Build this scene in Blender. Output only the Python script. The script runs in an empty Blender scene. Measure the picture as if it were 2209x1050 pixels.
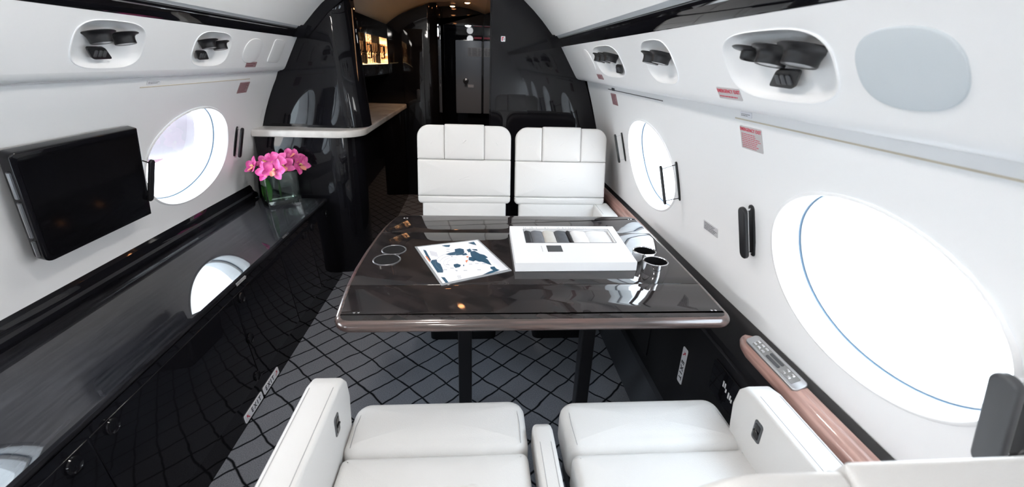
import bpy, bmesh, math, random
from mathutils import Vector, Matrix
random.seed(7)
R = math.radians
SC = bpy.context.scene
COL = SC.collection

# ------------------------------------------------------------------ camera
H = 1.36
PX, PY = 1104.5, 525.0
YV = Vector((1030.0, 131.0)); XV = Vector((13500.0, 560.0))
FPX = math.sqrt(-((YV.x-PX)*(XV.x-PX)+(YV.y-PY)*(XV.y-PY)))
def _dir(v): return Vector(((v.x-PX)/FPX, -(v.y-PY)/FPX, -1.0)).normalized()
_y = _dir(YV); _x = _dir(XV); _x = (_x-_y*_x.dot(_y)).normalized(); _z = _x.cross(_y)
CM = Matrix((_x, _y, _z))                       # camera -> world (rows are the world axes seen by the camera)
cam_data = bpy.data.cameras.new('camera'); cam = bpy.data.objects.new('camera', cam_data); COL.objects.link(cam)
cam_data.sensor_width = 36.0; cam_data.lens = FPX*36.0/2209.0; cam_data.clip_start = 0.01
cam.matrix_world = Matrix.Translation((0, 0, H)) @ CM.to_4x4()
cam_data.dof.use_dof = True; cam_data.dof.focus_distance = 1.9; cam_data.dof.aperture_fstop = 4.0
SC.camera = cam
def ray(u, v): return CM @ Vector(((u-PX)/FPX, -(v-PY)/FPX, -1.0))
def onz(u, v, z): r = ray(u, v); return Vector((0, 0, H)) + r*((z-H)/r.z)      # pixel on a level surface
def onx(u, v, x): r = ray(u, v); return Vector((0, 0, H)) + r*(x/r.x)
def ony(u, v, y): r = ray(u, v); return Vector((0, 0, H)) + r*(y/r.y)

# ------------------------------------------------------------------ daylight, lamps, exposure
SC.view_settings.view_transform = 'Standard'; SC.view_settings.look = 'None'
SC.view_settings.gamma = 1.0; SC.view_settings.exposure = 0.24
w = bpy.data.worlds.new('sky'); SC.world = w; w.use_nodes = True
wn = w.node_tree; wn.nodes.clear()
bg = wn.nodes.new('ShaderNodeBackground'); wo = wn.nodes.new('ShaderNodeOutputWorld')
tc = wn.nodes.new('ShaderNodeTexCoord'); sp = wn.nodes.new('ShaderNodeSeparateXYZ'); cr = wn.nodes.new('ShaderNodeValToRGB')
wn.links.new(tc.outputs['Generated'], sp.inputs[0]); wn.links.new(sp.outputs['Z'], cr.inputs[0])
cr.color_ramp.elements[0].position = 0.0; cr.color_ramp.elements[0].color = (1.0, 0.985, 0.97, 1)
cr.color_ramp.elements[1].position = 0.6; cr.color_ramp.elements[1].color = (0.72, 0.87, 1.0, 1)
wn.links.new(cr.outputs[0], bg.inputs[0]); bg.inputs[1].default_value = 11.0
wn.links.new(bg.outputs[0], wo.inputs[0])

def area(name, loc, sx, sy, power, color=(1, 1, 1), rot=None, direction=None, portal=False):
    l = bpy.data.lights.new(name, 'AREA'); l.shape = 'RECTANGLE'; l.size = sx; l.size_y = sy; l.energy = power; l.color = color
    o = bpy.data.objects.new(name, l); COL.objects.link(o); o.location = loc
    if direction is not None: o.rotation_euler = Vector(direction).to_track_quat('-Z', 'Y').to_euler()
    if rot: o.rotation_euler = rot
    if portal: l.cycles.is_portal = True
    return o
Y0, YB = -1.9, 2.95          # the cabin runs from behind the camera to the galley bulkhead
XC = -0.27
# glowing bowls added out of view on the ceiling as fill (built with the ceiling)
FILL_BOWLS = [(-.27, -1.25), (-.27, -.1), (-.27, 1.0), (-.27, 2.05)]
FILL_L = 62.0

# ------------------------------------------------------------------ materials
def mat(name, base, rough=0.5, metal=0.0, coat=0.0, coat_rough=0.03, spec=0.5, emit=None, estr=0.0, trans=0.0, ior=1.45):
    m = bpy.data.materials.new(name); m.use_nodes = True
    b = m.node_tree.nodes['Principled BSDF']
    b.inputs['Base Color'].default_value = (*base, 1); b.inputs['Roughness'].default_value = rough
    b.inputs['Metallic'].default_value = metal; b.inputs['Coat Weight'].default_value = coat
    b.inputs['Coat Roughness'].default_value = coat_rough; b.inputs['Specular IOR Level'].default_value = spec
    b.inputs['Transmission Weight'].default_value = trans; b.inputs['IOR'].default_value = ior
    if emit: b.inputs['Emission Color'].default_value = (*emit, 1); b.inputs['Emission Strength'].default_value = estr
    return m
def nd(m, t, **kw):
    n = m.node_tree.nodes.new(t)
    for k, v in kw.items(): setattr(n, k, v)
    return n
def lk(m, a, b): m.node_tree.links.new(a, b)
def bsdf(m): return m.node_tree.nodes['Principled BSDF']
def coords(m, scale=(1, 1, 1), rot=(0, 0, 0)):
    t = nd(m, 'ShaderNodeTexCoord'); mp = nd(m, 'ShaderNodeMapping'); lk(m, t.outputs['Object'], mp.inputs[0])
    mp.inputs['Scale'].default_value = scale; mp.inputs['Rotation'].default_value = rot
    return mp.outputs[0]
def bump(m, src, strength, dist=0.001):
    b = nd(m, 'ShaderNodeBump'); b.inputs['Strength'].default_value = strength; b.inputs['Distance'].default_value = dist
    lk(m, src, b.inputs['Height']); lk(m, b.outputs[0], bsdf(m).inputs['Normal'])
def noise_mix(m, scale, c1, c2, mscale=(1, 1, 1), detail=4.0, lo=0.3, hi=0.7, rot=(0, 0, 0)):
    n = nd(m, 'ShaderNodeTexNoise'); n.inputs['Scale'].default_value = scale; n.inputs['Detail'].default_value = detail
    lk(m, coords(m, mscale, rot), n.inputs[0])
    r = nd(m, 'ShaderNodeValToRGB'); r.color_ramp.elements[0].position = lo; r.color_ramp.elements[1].position = hi
    r.color_ramp.elements[0].color = (*c1, 1); r.color_ramp.elements[1].color = (*c2, 1)
    lk(m, n.outputs[0], r.inputs[0]); return n, r

def leather():
    m = mat('white_leather', (0.68, 0.67, 0.66), 0.42, spec=0.35)
    v = nd(m, 'ShaderNodeTexVoronoi'); v.inputs['Scale'].default_value = 380; lk(m, coords(m), v.inputs[0])
    n = nd(m, 'ShaderNodeTexNoise'); n.inputs['Scale'].default_value = 9; lk(m, coords(m), n.inputs[0])
    a = nd(m, 'ShaderNodeMath', operation='MULTIPLY_ADD'); lk(m, n.outputs[0], a.inputs[0]); a.inputs[1].default_value = 3.0; lk(m, v.outputs['Distance'], a.inputs[2])
    bump(m, a.outputs[0], 0.22, 0.0012); return m
def panel_white():
    m = mat('white_cabin_panel', (0.88, 0.88, 0.89), 0.38, spec=0.4)
    n = nd(m, 'ShaderNodeTexNoise'); n.inputs['Scale'].default_value = 600; lk(m, coords(m), n.inputs[0]); bump(m, n.outputs[0], 0.05, 0.0005); return m
def black_gloss(name='black_lacquer', base=(0.007, 0.007, 0.009), streak=(0.009, 0.009, 0.011), rot=(0, 0, 0)):
    m = mat(name, base, 0.03, spec=0.34)
    if 'grained' in name:
        n, r = noise_mix(m, 3.0, base, streak, (30, 2, 30), 6, 0.4, 0.75, rot); lk(m, r.outputs[0], bsdf(m).inputs['Base Color'])
    return m
def carpet():
    m = mat('charcoal_carpet', (0.03, 0.033, 0.04), 0.95, spec=0.1)
    c = coords(m, (1, 1, 1), (0, 0, R(45)))
    dn = nd(m, 'ShaderNodeTexNoise'); dn.inputs['Scale'].default_value = 7.0; lk(m, c, dn.inputs[0])
    s = nd(m, 'ShaderNodeVectorMath', operation='SUBTRACT'); lk(m, dn.outputs['Color'], s.inputs[0]); s.inputs[1].default_value = (0.5, 0.5, 0.5)
    k = nd(m, 'ShaderNodeVectorMath', operation='SCALE'); lk(m, s.outputs[0], k.inputs[0]); k.inputs['Scale'].default_value = 0.035
    a = nd(m, 'ShaderNodeVectorMath', operation='ADD'); lk(m, c, a.inputs[0]); lk(m, k.outputs[0], a.inputs[1])
    x = nd(m, 'ShaderNodeSeparateXYZ'); lk(m, a.outputs[0], x.inputs[0])
    mins = []
    for ax, pitch in (('X', 0.098), ('Y', 0.135)):
        d = nd(m, 'ShaderNodeMath', operation='DIVIDE'); lk(m, x.outputs[ax], d.inputs[0]); d.inputs[1].default_value = pitch
        f = nd(m, 'ShaderNodeMath', operation='PINGPONG'); lk(m, d.outputs[0], f.inputs[0]); f.inputs[1].default_value = 0.5
        q = nd(m, 'ShaderNodeMath', operation='MULTIPLY'); lk(m, f.outputs[0], q.inputs[0]); q.inputs[1].default_value = pitch; mins.append(q)
    mn = nd(m, 'ShaderNodeMath', operation='MINIMUM'); lk(m, mins[0].outputs[0], mn.inputs[0]); lk(m, mins[1].outputs[0], mn.inputs[1])
    r = nd(m, 'ShaderNodeMapRange'); r.inputs['From Min'].default_value = 0.0022; r.inputs['From Max'].default_value = 0.006; lk(m, mn.outputs[0], r.inputs[0])
    n2 = nd(m, 'ShaderNodeTexNoise'); n2.inputs['Scale'].default_value = 260; n2.inputs['Detail'].default_value = 3; lk(m, c, n2.inputs[0])
    pile = nd(m, 'ShaderNodeValToRGB'); pile.color_ramp.elements[0].position = 0.3; pile.color_ramp.elements[1].position = 0.75
    pile.color_ramp.elements[0].color = (0.125, 0.13, 0.148, 1); pile.color_ramp.elements[1].color = (0.235, 0.245, 0.275, 1); lk(m, n2.outputs[0], pile.inputs[0])
    mx = nd(m, 'ShaderNodeMix', data_type='RGBA'); lk(m, r.outputs[0], mx.inputs[0]); mx.inputs[6].default_value = (0.006, 0.007, 0.009, 1); lk(m, pile.outputs[0], mx.inputs[7])
    lk(m, mx.outputs[2], bsdf(m).inputs['Base Color']); bump(m, n2.outputs[0], 0.5, 0.002); return m
def marquetry():
    m = mat('dark_marquetry_veneer', (0.05, 0.04, 0.035), 0.035, spec=0.42)
    c = coords(m, (1, 1, 1), (0, 0, R(38)))
    ch = nd(m, 'ShaderNodeTexBrick'); ch.offset = 0.5; lk(m, c, ch.inputs[0])
    ch.inputs['Scale'].default_value = 1.0; ch.inputs['Brick Width'].default_value = 0.056; ch.inputs['Row Height'].default_value = 0.028
    ch.inputs['Mortar Size'].default_value = 0.0006; ch.inputs['Color1'].default_value = (0.015, 0.0145, 0.016, 1)
    ch.inputs['Color2'].default_value = (0.036, 0.029, 0.029, 1); ch.inputs['Mortar'].default_value = (0.02, 0.014, 0.012, 1)
    n = nd(m, 'ShaderNodeTexNoise'); n.inputs['Scale'].default_value = 4; n.inputs['Detail'].default_value = 5; lk(m, coords(m, (14, 1.2, 1), (0, 0, R(38))), n.inputs[0])
    mx = nd(m, 'ShaderNodeMix', data_type='RGBA', blend_type='MULTIPLY'); mx.inputs[0].default_value = 0.3
    lk(m, ch.outputs[0], mx.inputs[6]); lk(m, n.outputs[0], mx.inputs[7]); lk(m, mx.outputs[2], bsdf(m).inputs['Base Color']); return m
def rosewood(name, c1, c2, along='Y'):
    m = mat(name, c1, 0.28, coat=0.9, coat_rough=0.04)
    sc = (18, 1.0, 18) if along == 'Y' else (1.0, 18, 18)
    n, r = noise_mix(m, 5, c1, c2, sc, 7, 0.35, 0.65); lk(m, r.outputs[0], bsdf(m).inputs['Base Color']); return m
def marble():
    m = mat('cream_stone', (0.78, 0.76, 0.73), 0.18, spec=0.5)
    n, r = noise_mix(m, 9, (0.62, 0.60, 0.57), (0.82, 0.80, 0.77), (1, 1, 1), 8, 0.3, 0.6); lk(m, r.outputs[0], bsdf(m).inputs['Base Color']); return m
def pane_glass():
    m = bpy.data.materials.new('window_glass'); m.use_nodes = True; t = m.node_tree; t.nodes.clear()
    o = t.nodes.new('ShaderNodeOutputMaterial'); mx = t.nodes.new('ShaderNodeMixShader'); tr = t.nodes.new('ShaderNodeBsdfTransparent')
    g = t.nodes.new('ShaderNodeBsdfGlossy'); g.inputs['Roughness'].default_value = 0.02; mx.inputs[0].default_value = 0.05
    t.links.new(tr.outputs[0], mx.inputs[1]); t.links.new(g.outputs[0], mx.inputs[2]); t.links.new(mx.outputs[0], o.inputs[0]); return m

WHITE = panel_white(); LEATHER = leather(); BLACK = black_gloss(); CARPET = carpet(); TABLEWOOD = marquetry()
CREDTOP = black_gloss('black_grained_top', (0.010, 0.010, 0.012), (0.028, 0.027, 0.030), (0, 0, R(2)))
ROSE = rosewood('rosewood_rail', (0.34, 0.19, 0.165), (0.58, 0.36, 0.31))
ROSEX = rosewood('table_edge_wood', (0.035, 0.025, 0.023), (0.11, 0.067, 0.058), 'X')
STONE = marble(); GLASSP = pane_glass()
CEIL = mat('white_ceiling', (0.89, 0.89, 0.89), 0.55, spec=0.3)
TAUPE = mat('taupe_galley_ceiling', (0.60, 0.51, 0.42), 0.5)
SATIN_BLACK = mat('satin_black', (0.012, 0.012, 0.014), 0.38)
MATTE_BLACK = mat('matte_black', (0.006, 0.006, 0.007), 0.7, spec=0.2)
RUBBER = mat('blue_grey_gasket', (0.10, 0.17, 0.25), 0.4)
DARKGREY = mat('charcoal_plastic', (0.07, 0.073, 0.08), 0.35)
LENSGREY = mat('frosted_lens', (0.42, 0.42, 0.43), 0.25)
CHROME = mat('polished_chrome', (0.85, 0.86, 0.88), 0.05, metal=1.0)
SILVER = mat('satin_silver', (0.55, 0.56, 0.58), 0.28, metal=0.9)
SCREEN = mat('screen_glass', (0.004, 0.004, 0.005), 0.09, spec=0.25)
CREAM_LINE = mat('cream_seam', (0.62, 0.55, 0.44), 0.5)
DARK_LINE = mat('dark_seam', (0.05, 0.05, 0.055), 0.6)
DIFFUSER = mat('valance_diffuser', (0.62, 0.64, 0.66), 0.5)
SOFTGREY = mat('pale_grey_cover', (0.60, 0.645, 0.68), 0.7)
PLAC_GREY = mat('grey_placard', (0.50, 0.48, 0.49), 0.5)
PLAC_WHITE = mat('white_placard', (0.80, 0.80, 0.84), 0.4)
RED = mat('red_print', (0.55, 0.035, 0.07), 0.5)
INK = mat('black_print', (0.015, 0.015, 0.02), 0.5)
WHITEINK = mat('white_print', (0.8, 0.8, 0.82), 0.5)
GREYDOOR = mat('grey_metal_door', (0.30, 0.32, 0.36), 0.35)
WARM = mat('warm_lamp', (1, 0.6, 0.3), 0.5, emit=(1.0, 0.42, 0.17), estr=22.0)
GLASS = mat('clear_glass', (0.90, 1.0, 0.95), 0.0, trans=1.0, ior=1.46)
GREEN = mat('leaf_green', (0.03, 0.11, 0.015), 0.4)
SIDEGREY = mat('grey_carpeted_kick', (0.05, 0.054, 0.062), 0.95, spec=0.1)

# ------------------------------------------------------------------ mesh helpers
def thing(name, label, cat, loc=(0, 0, 0), rz=0.0, group=None, kind=None):
    o = bpy.data.objects.new(name, None); COL.objects.link(o); o.empty_display_size = 0.05
    o.location = loc; o.rotation_euler = (0, 0, rz)
    return tag(o, label, cat, group, kind)
def tag(o, label=None, cat=None, group=None, kind=None):
    if label: o['label'] = label
    if cat: o['category'] = cat
    if group: o['group'] = group
    if kind: o['kind'] = kind
    return o
class MB:
    """collects faces, then becomes ONE mesh object"""
    def __init__(s): s.v = []; s.f = []
    def add(s, vs, fs, M=None):
        n = len(s.v); s.v += [(M @ Vector(p)) if M else Vector(p) for p in vs]; s.f += [tuple(i+n for i in f) for f in fs]; return s
    def box(s, x0, x1, y0, y1, z0, z1, M=None):
        vs = [(x, y, z) for z in (z0, z1) for y in (y0, y1) for x in (x0, x1)]
        return s.add(vs, [(0, 2, 3, 1), (4, 5, 7, 6), (0, 1, 5, 4), (1, 3, 7, 5), (3, 2, 6, 7), (2, 0, 4, 6)], M)
    def rings(s, rs, closed=True, cap0=True, cap1=True, M=None):
        n = len(rs[0]); vs = [p for r in rs for p in r]; fs = []
        for i in range(len(rs)-1):
            for j in range(n if closed else n-1):
                k = (j+1) % n; fs.append((i*n+j, i*n+k, (i+1)*n+k, (i+1)*n+j))
        if cap0: fs.append(tuple(reversed(range(n))))
        if cap1: fs.append(tuple((len(rs)-1)*n+j for j in range(n)))
        return s.add(vs, fs, M)
    def lathe(s, prof, n=32, M=None, cap0=True, cap1=True):
        return s.rings([[(r*math.cos(2*math.pi*j/n), r*math.sin(2*math.pi*j/n), z) for j in range(n)] for r, z in prof], True, cap0, cap1, M)
    def tube(s, pts, r, n=12, M=None):
        pts = [Vector(p) for p in pts]; rs = []; up = None
        for i, p in enumerate(pts):
            t = (pts[min(i+1, len(pts)-1)]-pts[max(i-1, 0)]).normalized()
            if up is None: up = t.orthogonal().normalized()
            up = (up-t*up.dot(t)).normalized(); b = t.cross(up)
            rr = r[i] if isinstance(r, (list, tuple)) else r
            rs.append([p+up*rr*math.cos(2*math.pi*j/n)+b*rr*math.sin(2*math.pi*j/n) for j in range(n)])
        return s.rings(rs, M=M)
    def slab(s, outline, t, r=0.01, puff=0.0, M=None, back_r=0.0, seg=5, inner=5):
        """outline in XY (counter-clockwise, convex), thickness t along +Z, rounded front edge, puffed front"""
        P = [Vector((a, b)) for a, b in outline]; n = len(P); c = sum(P, Vector((0, 0)))/n
        nor = []
        for i in range(n):
            d1 = (P[i]-P[i-1]); d2 = (P[(i+1) % n]-P[i])
            d1 = d1.normalized() if d1.length > 1e-9 else d2.normalized(); d2 = d2.normalized() if d2.length > 1e-9 else d1
            a = Vector((-d1.y, d1.x)); b = Vector((-d2.y, d2.x)); m = (a+b); m = m.normalized() if m.length > 1e-6 else a
            nor.append(m/max(0.5, m.dot(a)))
        def ring(ins, z): return [(P[i].x+nor[i].x*ins, P[i].y+nor[i].y*ins, z) for i in range(n)]
        rs = []
        if back_r > 0:
            for k in range(seg+1):
                a = math.pi/2*k/seg; rs.append(ring(back_r*(1-math.sin(a)), back_r*(1-math.cos(a))))
        else: rs.append(ring(0, 0))
        for k in range(seg+1):
            a = math.pi/2*k/seg; rs.append(ring(r*(1-math.cos(a)), t-r+r*math.sin(a)))
        base = rs[-1]
        if puff:
            for k in range(1, inner+1):
                q = 1-k/(inner+0.6)
                rs.append([(c.x+(x-c.x)*q, c.y+(y-c.y)*q, t+puff*(1-q**2.6)) for x, y, z in base])
        return s.rings(rs, M=M)
    def build(s, name, m, parent=None, smooth=True, angle=40, label=None):
        me = bpy.data.meshes.new(name)
        inv = None
        if parent is not None:
            inv = wm(parent).inverted()
        me.from_pydata([tuple(inv @ p) if inv else tuple(p) for p in s.v], [], s.f)
        bm = bmesh.new(); bm.from_mesh(me); bmesh.ops.remove_doubles(bm, verts=bm.verts, dist=1e-6)
        bmesh.ops.recalc_face_normals(bm, faces=bm.faces); bm.to_mesh(me); bm.free()
        if smooth:
            me.polygons.foreach_set('use_smooth', [True]*len(me.polygons)); me.set_sharp_from_angle(angle=R(angle))
        me.materials.append(m)
        o = bpy.data.objects.new(name, me); COL.objects.link(o)
        if parent is not None: o.parent = parent
        if label: o['label'] = label
        return o
def wm(o):
    M = Matrix.LocRotScale(o.location, o.rotation_euler, o.scale)
    return wm(o.parent) @ M if o.parent else M
def dup(root, name=None):
    r = root.copy(); COL.objects.link(r)
    for ch in [c for c in bpy.data.objects if c.parent is root]:
        c = ch.copy(); COL.objects.link(c); c.parent = r
        for g in [d for d in bpy.data.objects if d.parent is ch]:
            d = g.copy(); COL.objects.link(d); d.parent = c
    return r
def struct(name, mb, m, parent=None, **k):
    o = mb.build(name, m, parent, **k)
    if parent is None: o['kind'] = 'structure'
    return o
def rrect(x0, x1, y0, y1, rads, seg=7):
    """rounded rectangle, rads = (x1y0, x1y1, x0y1, x0y0) corner radii"""
    if not isinstance(rads, (tuple, list)): rads = (rads,)*4
    out = []
    for (cx, cy, sx, sy, a0), r in zip(((x1, y0, -1, 1, -90), (x1, y1, -1, -1, 0), (x0, y1, 1, -1, 90), (x0, y0, 1, 1, 180)), rads):
        for k in range(seg+1):
            a = R(a0+90*k/seg); out.append((cx+sx*r+r*math.cos(a), cy+sy*r+r*math.sin(a)))
    return out
def prism_y(poly, y0, y1, mb=None):
    mb = mb or MB(); return mb.rings([[(x, y, z) for x, z in poly] for y in (y0, y1)])
def frame(o, u, v, n): return Matrix((u, v, n)).transposed().to_4x4() if o is None else Matrix.Translation(o) @ Matrix((u, v, n)).transposed().to_4x4()
def text_mb(txt, size, M, depth=0.0004, align='CENTER', bold=False, spacing=1.0):
    cu = bpy.data.curves.new('t', 'FONT'); cu.body = txt; cu.size = size; cu.extrude = depth; cu.align_x = align; cu.align_y = 'CENTER'
    cu.space_character = spacing
    if bold: cu.offset = size*0.02
    o = bpy.data.objects.new('t', cu); COL.objects.link(o)
    bpy.context.view_layer.update()
    me = bpy.data.meshes.new_from_object(o.evaluated_get(bpy.context.evaluated_depsgraph_get()))
    mb = MB(); mb.add([v.co.copy() for v in me.vertices], [tuple(p.vertices) for p in me.polygons], M)
    bpy.data.objects.remove(o); bpy.data.curves.remove(cu); bpy.data.meshes.remove(me); return mb
def interp(x, X, Y):
    if x <= X[0]: return Y[0]
    for i in range(1, len(X)):
        if x <= X[i]: return Y[i-1]+(Y[i]-Y[i-1])*(x-X[i-1])/(X[i]-X[i-1])
    return Y[-1]

# ------------------------------------------------------------------ cabin shell
RZ = [-0.05, .30, .50, .60, .66, .74, .82, .90, .975, 1.06, 1.153, 1.21, 1.262]; RX = [.84, .84, .842, .838, .831, .823, .812, .797, .776, .751, .722, .703, .682]
LZ = [-0.05, .30, .50, .60, .68, .75, .84, .934, 1.01, 1.087, 1.18, 1.262]; LX = [-1.42, -1.42, -1.42, -1.412, -1.396, -1.375, -1.353, -1.328, -1.302, -1.270, -1.226, -1.178]
def smooth_prof(Z, X):
    def f(z):
        s = 0; W = 0
        for k, wt in ((-1.5, .5), (-.75, 1), (0, 1.4), (.75, 1), (1.5, .5)):
            q = z+k*0.03; s += wt*interp(q, Z, X); W += wt
        return s/W
    return f
XR = smooth_prof(RZ, RX); XL = smooth_prof(LZ, LX)
def wallS(side):
    F = XR if side == 'R' else XL; sg = 1 if side == 'R' else -1
    def S(y, t, d=0.0):
        x = F(t); dx = (F(t+.01)-F(t-.01))/.02
        n = Vector((sg, 0, -sg*dx*1.0)).normalized()
        return Vector((x, y, t))+n*d
    return S
# overhead service panel, t runs 0 (lower lip) .. 1 (upper edge)
PB, PT = (0.607, 1.293), (0.507, 1.455)
PLB, PLT = (-1.135, 1.293), (-1.045, 1.455)
def panelS(side):
    a, b = (PB, PT) if side == 'R' else (PLB, PLT); sg = 1 if side == 'R' else -1
    u = Vector((b[0]-a[0], 0, b[1]-a[1])).normalized(); n = Vector((u.z*1.0, 0, -u.x)) if sg == 1 else Vector((-u.z, 0, u.x))
    def S(y, t, d=0.0): return Vector((a[0]+(b[0]-a[0])*t, y, a[1]+(b[1]-a[1])*t))+n*d
    return S
def sup(a, n):
    c, s = math.cos(a), math.sin(a); r = (abs(c)**n+abs(s)**n)**(-1/n); return c*r, s*r
def holed(S, y0, y1, ts, holes):
    """strip y0..y1 with super-elliptic holes (cy, ct, hy, ht, n, wy)"""
    mb = MB(); holes = sorted(holes); y = y0
    def quadstrip(a, b):
        m = max(1, int((b-a)/0.15)); ys = [a+(b-a)*i/m for i in range(m+1)]
        mb.rings([[S(yy, t) for t in ts] for yy in ys], closed=False, cap0=False, cap1=False)
    for cy, ct, hy, ht, n, wy in holes:
        if cy-wy > y+1e-6: quadstrip(y, cy-wy)
        a, b = cy-wy, cy+wy; N = 22; ys = [a+(b-a)*i/N for i in range(N+1)]
        per = [(q, ts[0]) for q in ys[:-1]]+[(b, t) for t in ts[:-1]]+[(q, ts[-1]) for q in reversed(ys[1:])]+[(a, t) for t in reversed(ts[1:])]
        rs = []
        for k in range(7):
            f = (k/6)**1.6; rr = []
            for q, t in per:
                c, s = sup(math.atan2((t-ct)/ht, (q-cy)/hy), n)
                rr.append(S(cy+hy*c+(q-cy-hy*c)*f, ct+ht*s+(t-ct-ht*s)*f))
            rs.append(rr)
        mb.rings(rs, cap0=False, cap1=False); y = b
    if y < y1-1e-6: quadstrip(y, y1)
    return mb
def dish(S, cy, ct, hy, ht, n, prof, cap=False, M=72):
    return MB().rings([[S(cy+hy*sc*sup(2*math.pi*j/M, n)[0], ct+ht*sc*sup(2*math.pi*j/M, n)[1], d) for j in range(M)] for sc, d in prof], cap0=False, cap1=cap)

WIN = {'R': [(-1.68, .94), (-.46, .94), (.765, .94), (1.98, .945)], 'L': [(-1.45, .91), (-.23, .91), (.86, .91), (2.21, .905)]}
WH = {'R': (.29, .192), 'L': (.322, .214)}
nwin = 0
for side in 'RL':
    S = wallS(side); hy, hz = WH[side]
    ts = [-0.05, .2, .4, .52, .58, .62, .66, .70, .75, .80, .85, .90, .95, 1.0, 1.05, 1.10, 1.14, 1.18, 1.22, 1.262]
    # the lower part carries no holes
    lo = [-0.05, .2, .4, .56, .62]; hi = [t for t in ts if t >= .62]
    mb = holed(S, Y0, YB, hi, [(cy, cz, hy, hz, 2.05, .42) for cy, cz in WIN[side]])
    mb.rings([[S(yy, t) for t in lo] for yy in (Y0, YB)], closed=False, cap0=False, cap1=False)
    struct('wall_right' if side == 'R' else 'wall_left', mb, WHITE, angle=60)
    for cy, cz in WIN[side]:
        nwin += 1
        o = struct('window_%d' % nwin, dish(S, cy, cz, hy, hz, 2.05, [(1.035, -.0008), (1.02, -.004), (1.0, -.004), (.985, .004), (.975, .03), (.972, .062)]), WHITE, angle=60)
        g = dish(S, cy, cz, hy, hz, 2.05, [(.972, .062), (.968, .066), (.962, .067)]).build('window_gasket', RUBBER, o)
        f = dish(S, cy, cz, hy, hz, 2.05, [(.962, .067), (.950, .066), (.925, .07), (.915, .10), (.92, .15)]).build('window_frame', WHITE, o)
        p = dish(S, cy, cz, hy, hz, 2.05, [(.918, .098), (.5, .098)], cap=True).build('window_pane', GLASSP, o)
        x = XR(cz) if side == 'R' else XL(cz); sg = 1 if side == 'R' else -1
        area('daylight_portal', (x+sg*.17, cy, cz), hz*2.1, hy*2.1, 1, direction=(-sg, 0, 0), rot=(0, R(90)*sg, 0), portal=True)

# overhead service panels with recesses for the air nozzles
PSU = {'R': [(.885, .46, .165, .37), (1.455, .50, .115, .37), (2.04, .50, .20, .37)], 'L': [(-.35, .47, .14, .40), (1.548, .47, .14, .40), (2.105, .47, .135, .40)]}
for side, nm in (('R', 'trim_1'), ('L', 'trim_2')):
    S = panelS(side); ts = [i/10 for i in range(11)]
    mb = holed(S, Y0, YB, ts, [(c, t, hy, ht, 3.2, hy+.05) for c, t, hy, ht in PSU[side]])
    b = PB if side == 'R' else PLB; sg = 1 if side == 'R' else -1; tp = PT if side == 'R' else PLT
    xw = XR(1.262) if side == 'R' else XL(1.262)
    lip = [b, (b[0]+sg*.009, b[1]-.013), (b[0]+sg*.022, b[1]-.021), (b[0]+sg*.04, b[1]-.0245), (xw-sg*.012, 1.267), (xw-sg*.002, 1.264), (xw, 1.262)]
    mb.rings([[(x, y, z) for x, z in lip] for y in (Y0, YB)], closed=False, cap0=False, cap1=False)
    struct(nm, mb, WHITE, angle=60)

# black rails and valance slots above the service panels, then the ceiling
for side, nm, nm2 in (('R', 'trim_3', 'trim_5'), ('L', 'trim_4', 'trim_6')):
    sg = 1 if side == 'R' else -1; x0 = PT[0] if sg == 1 else PLT[0]
    X = lambda a: x0-sg*a
    rail = [(X(0), 1.454), (X(-.012), 1.458), (X(-.012), 1.50), (X(.028), 1.50), (X(.034), 1.494), (X(.031), 1.487), (X(.024), 1.484), (X(.008), 1.459)]
    struct(nm, prism_y([(x, z) for x, z in rail], Y0, YB), BLACK, angle=30)
    dif = [(X(.024), 1.500), (X(.030), 1.500), (X(.046), 1.5165), (X(.040), 1.522)]
    struct(nm2, prism_y(dif, Y0, YB-.06), DIFFUSER)
def ceilpt(side):
    if side == 'R': return [(.458, 1.509), (.42, 1.552), (.384, 1.592), (.33, 1.645), (.269, 1.697), (.18, 1.757), (.09, 1.80), (0, 1.829), (-.1, 1.851), (-.19, 1.862), (-.27, 1.865)]
    return [(-.998, 1.509), (-.96, 1.548), (-.92, 1.59), (-.875, 1.633), (-.80, 1.69), (-.72, 1.742), (-.63, 1.787), (-.54, 1.823), (-.45, 1.848), (-.36, 1.861), (-.27, 1.865)]
cl = ceilpt('R')+list(reversed(ceilpt('L')[:-1]))
mb = MB(); mb.rings([[(x, y, z) for x, z in cl] for y in (Y0, YB)], closed=False, cap0=False, cap1=False)
# roof of the slots, behind the rails
mb.rings([[(x, y, z) for x, z in [(.458, 1.509), (.47, 1.53), (.53, 1.53), (.53, 1.45)]] for y in (Y0, YB)], closed=False, cap0=False, cap1=False)
mb.rings([[(x, y, z) for x, z in [(-.998, 1.509), (-1.01, 1.53), (-1.07, 1.53), (-1.07, 1.45)]] for y in (Y0, YB)], closed=False, cap0=False, cap1=False)
struct('ceiling', mb, CEIL, angle=70)
FILL_GLOW = mat('fill_bowl_glow', (.9, .9, .88), .5, emit=(1.0, .95, .89), estr=FILL_L)
for k, (x, y) in enumerate(FILL_BOWLS):
    lt = thing('added_fill_bowl', 'round glowing bowl added as fill light on the cabin ceiling above the seats, out of view', 'ceiling light', (x, y, 1.86), group='added fill bowls along the cabin ceiling')
    Mt_ = Matrix.Translation((x, y, 0))
    MB().lathe([(.085, 1.864), (.095, 1.852), (.088, 1.846), (.07, 1.848)], 32, Mt_, cap0=False, cap1=False).build('bezel', CHROME, lt)
    MB().lathe([(.072, 1.852), (.074, 1.83), (.062, 1.808), (.038, 1.796), (.004, 1.792)], 32, Mt_).build('bowl', FILL_GLOW, lt)
# floor
struct('floor', MB().box(-1.45, .90, Y0, 7.4, -.04, 0), CARPET, smooth=False)
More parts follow.
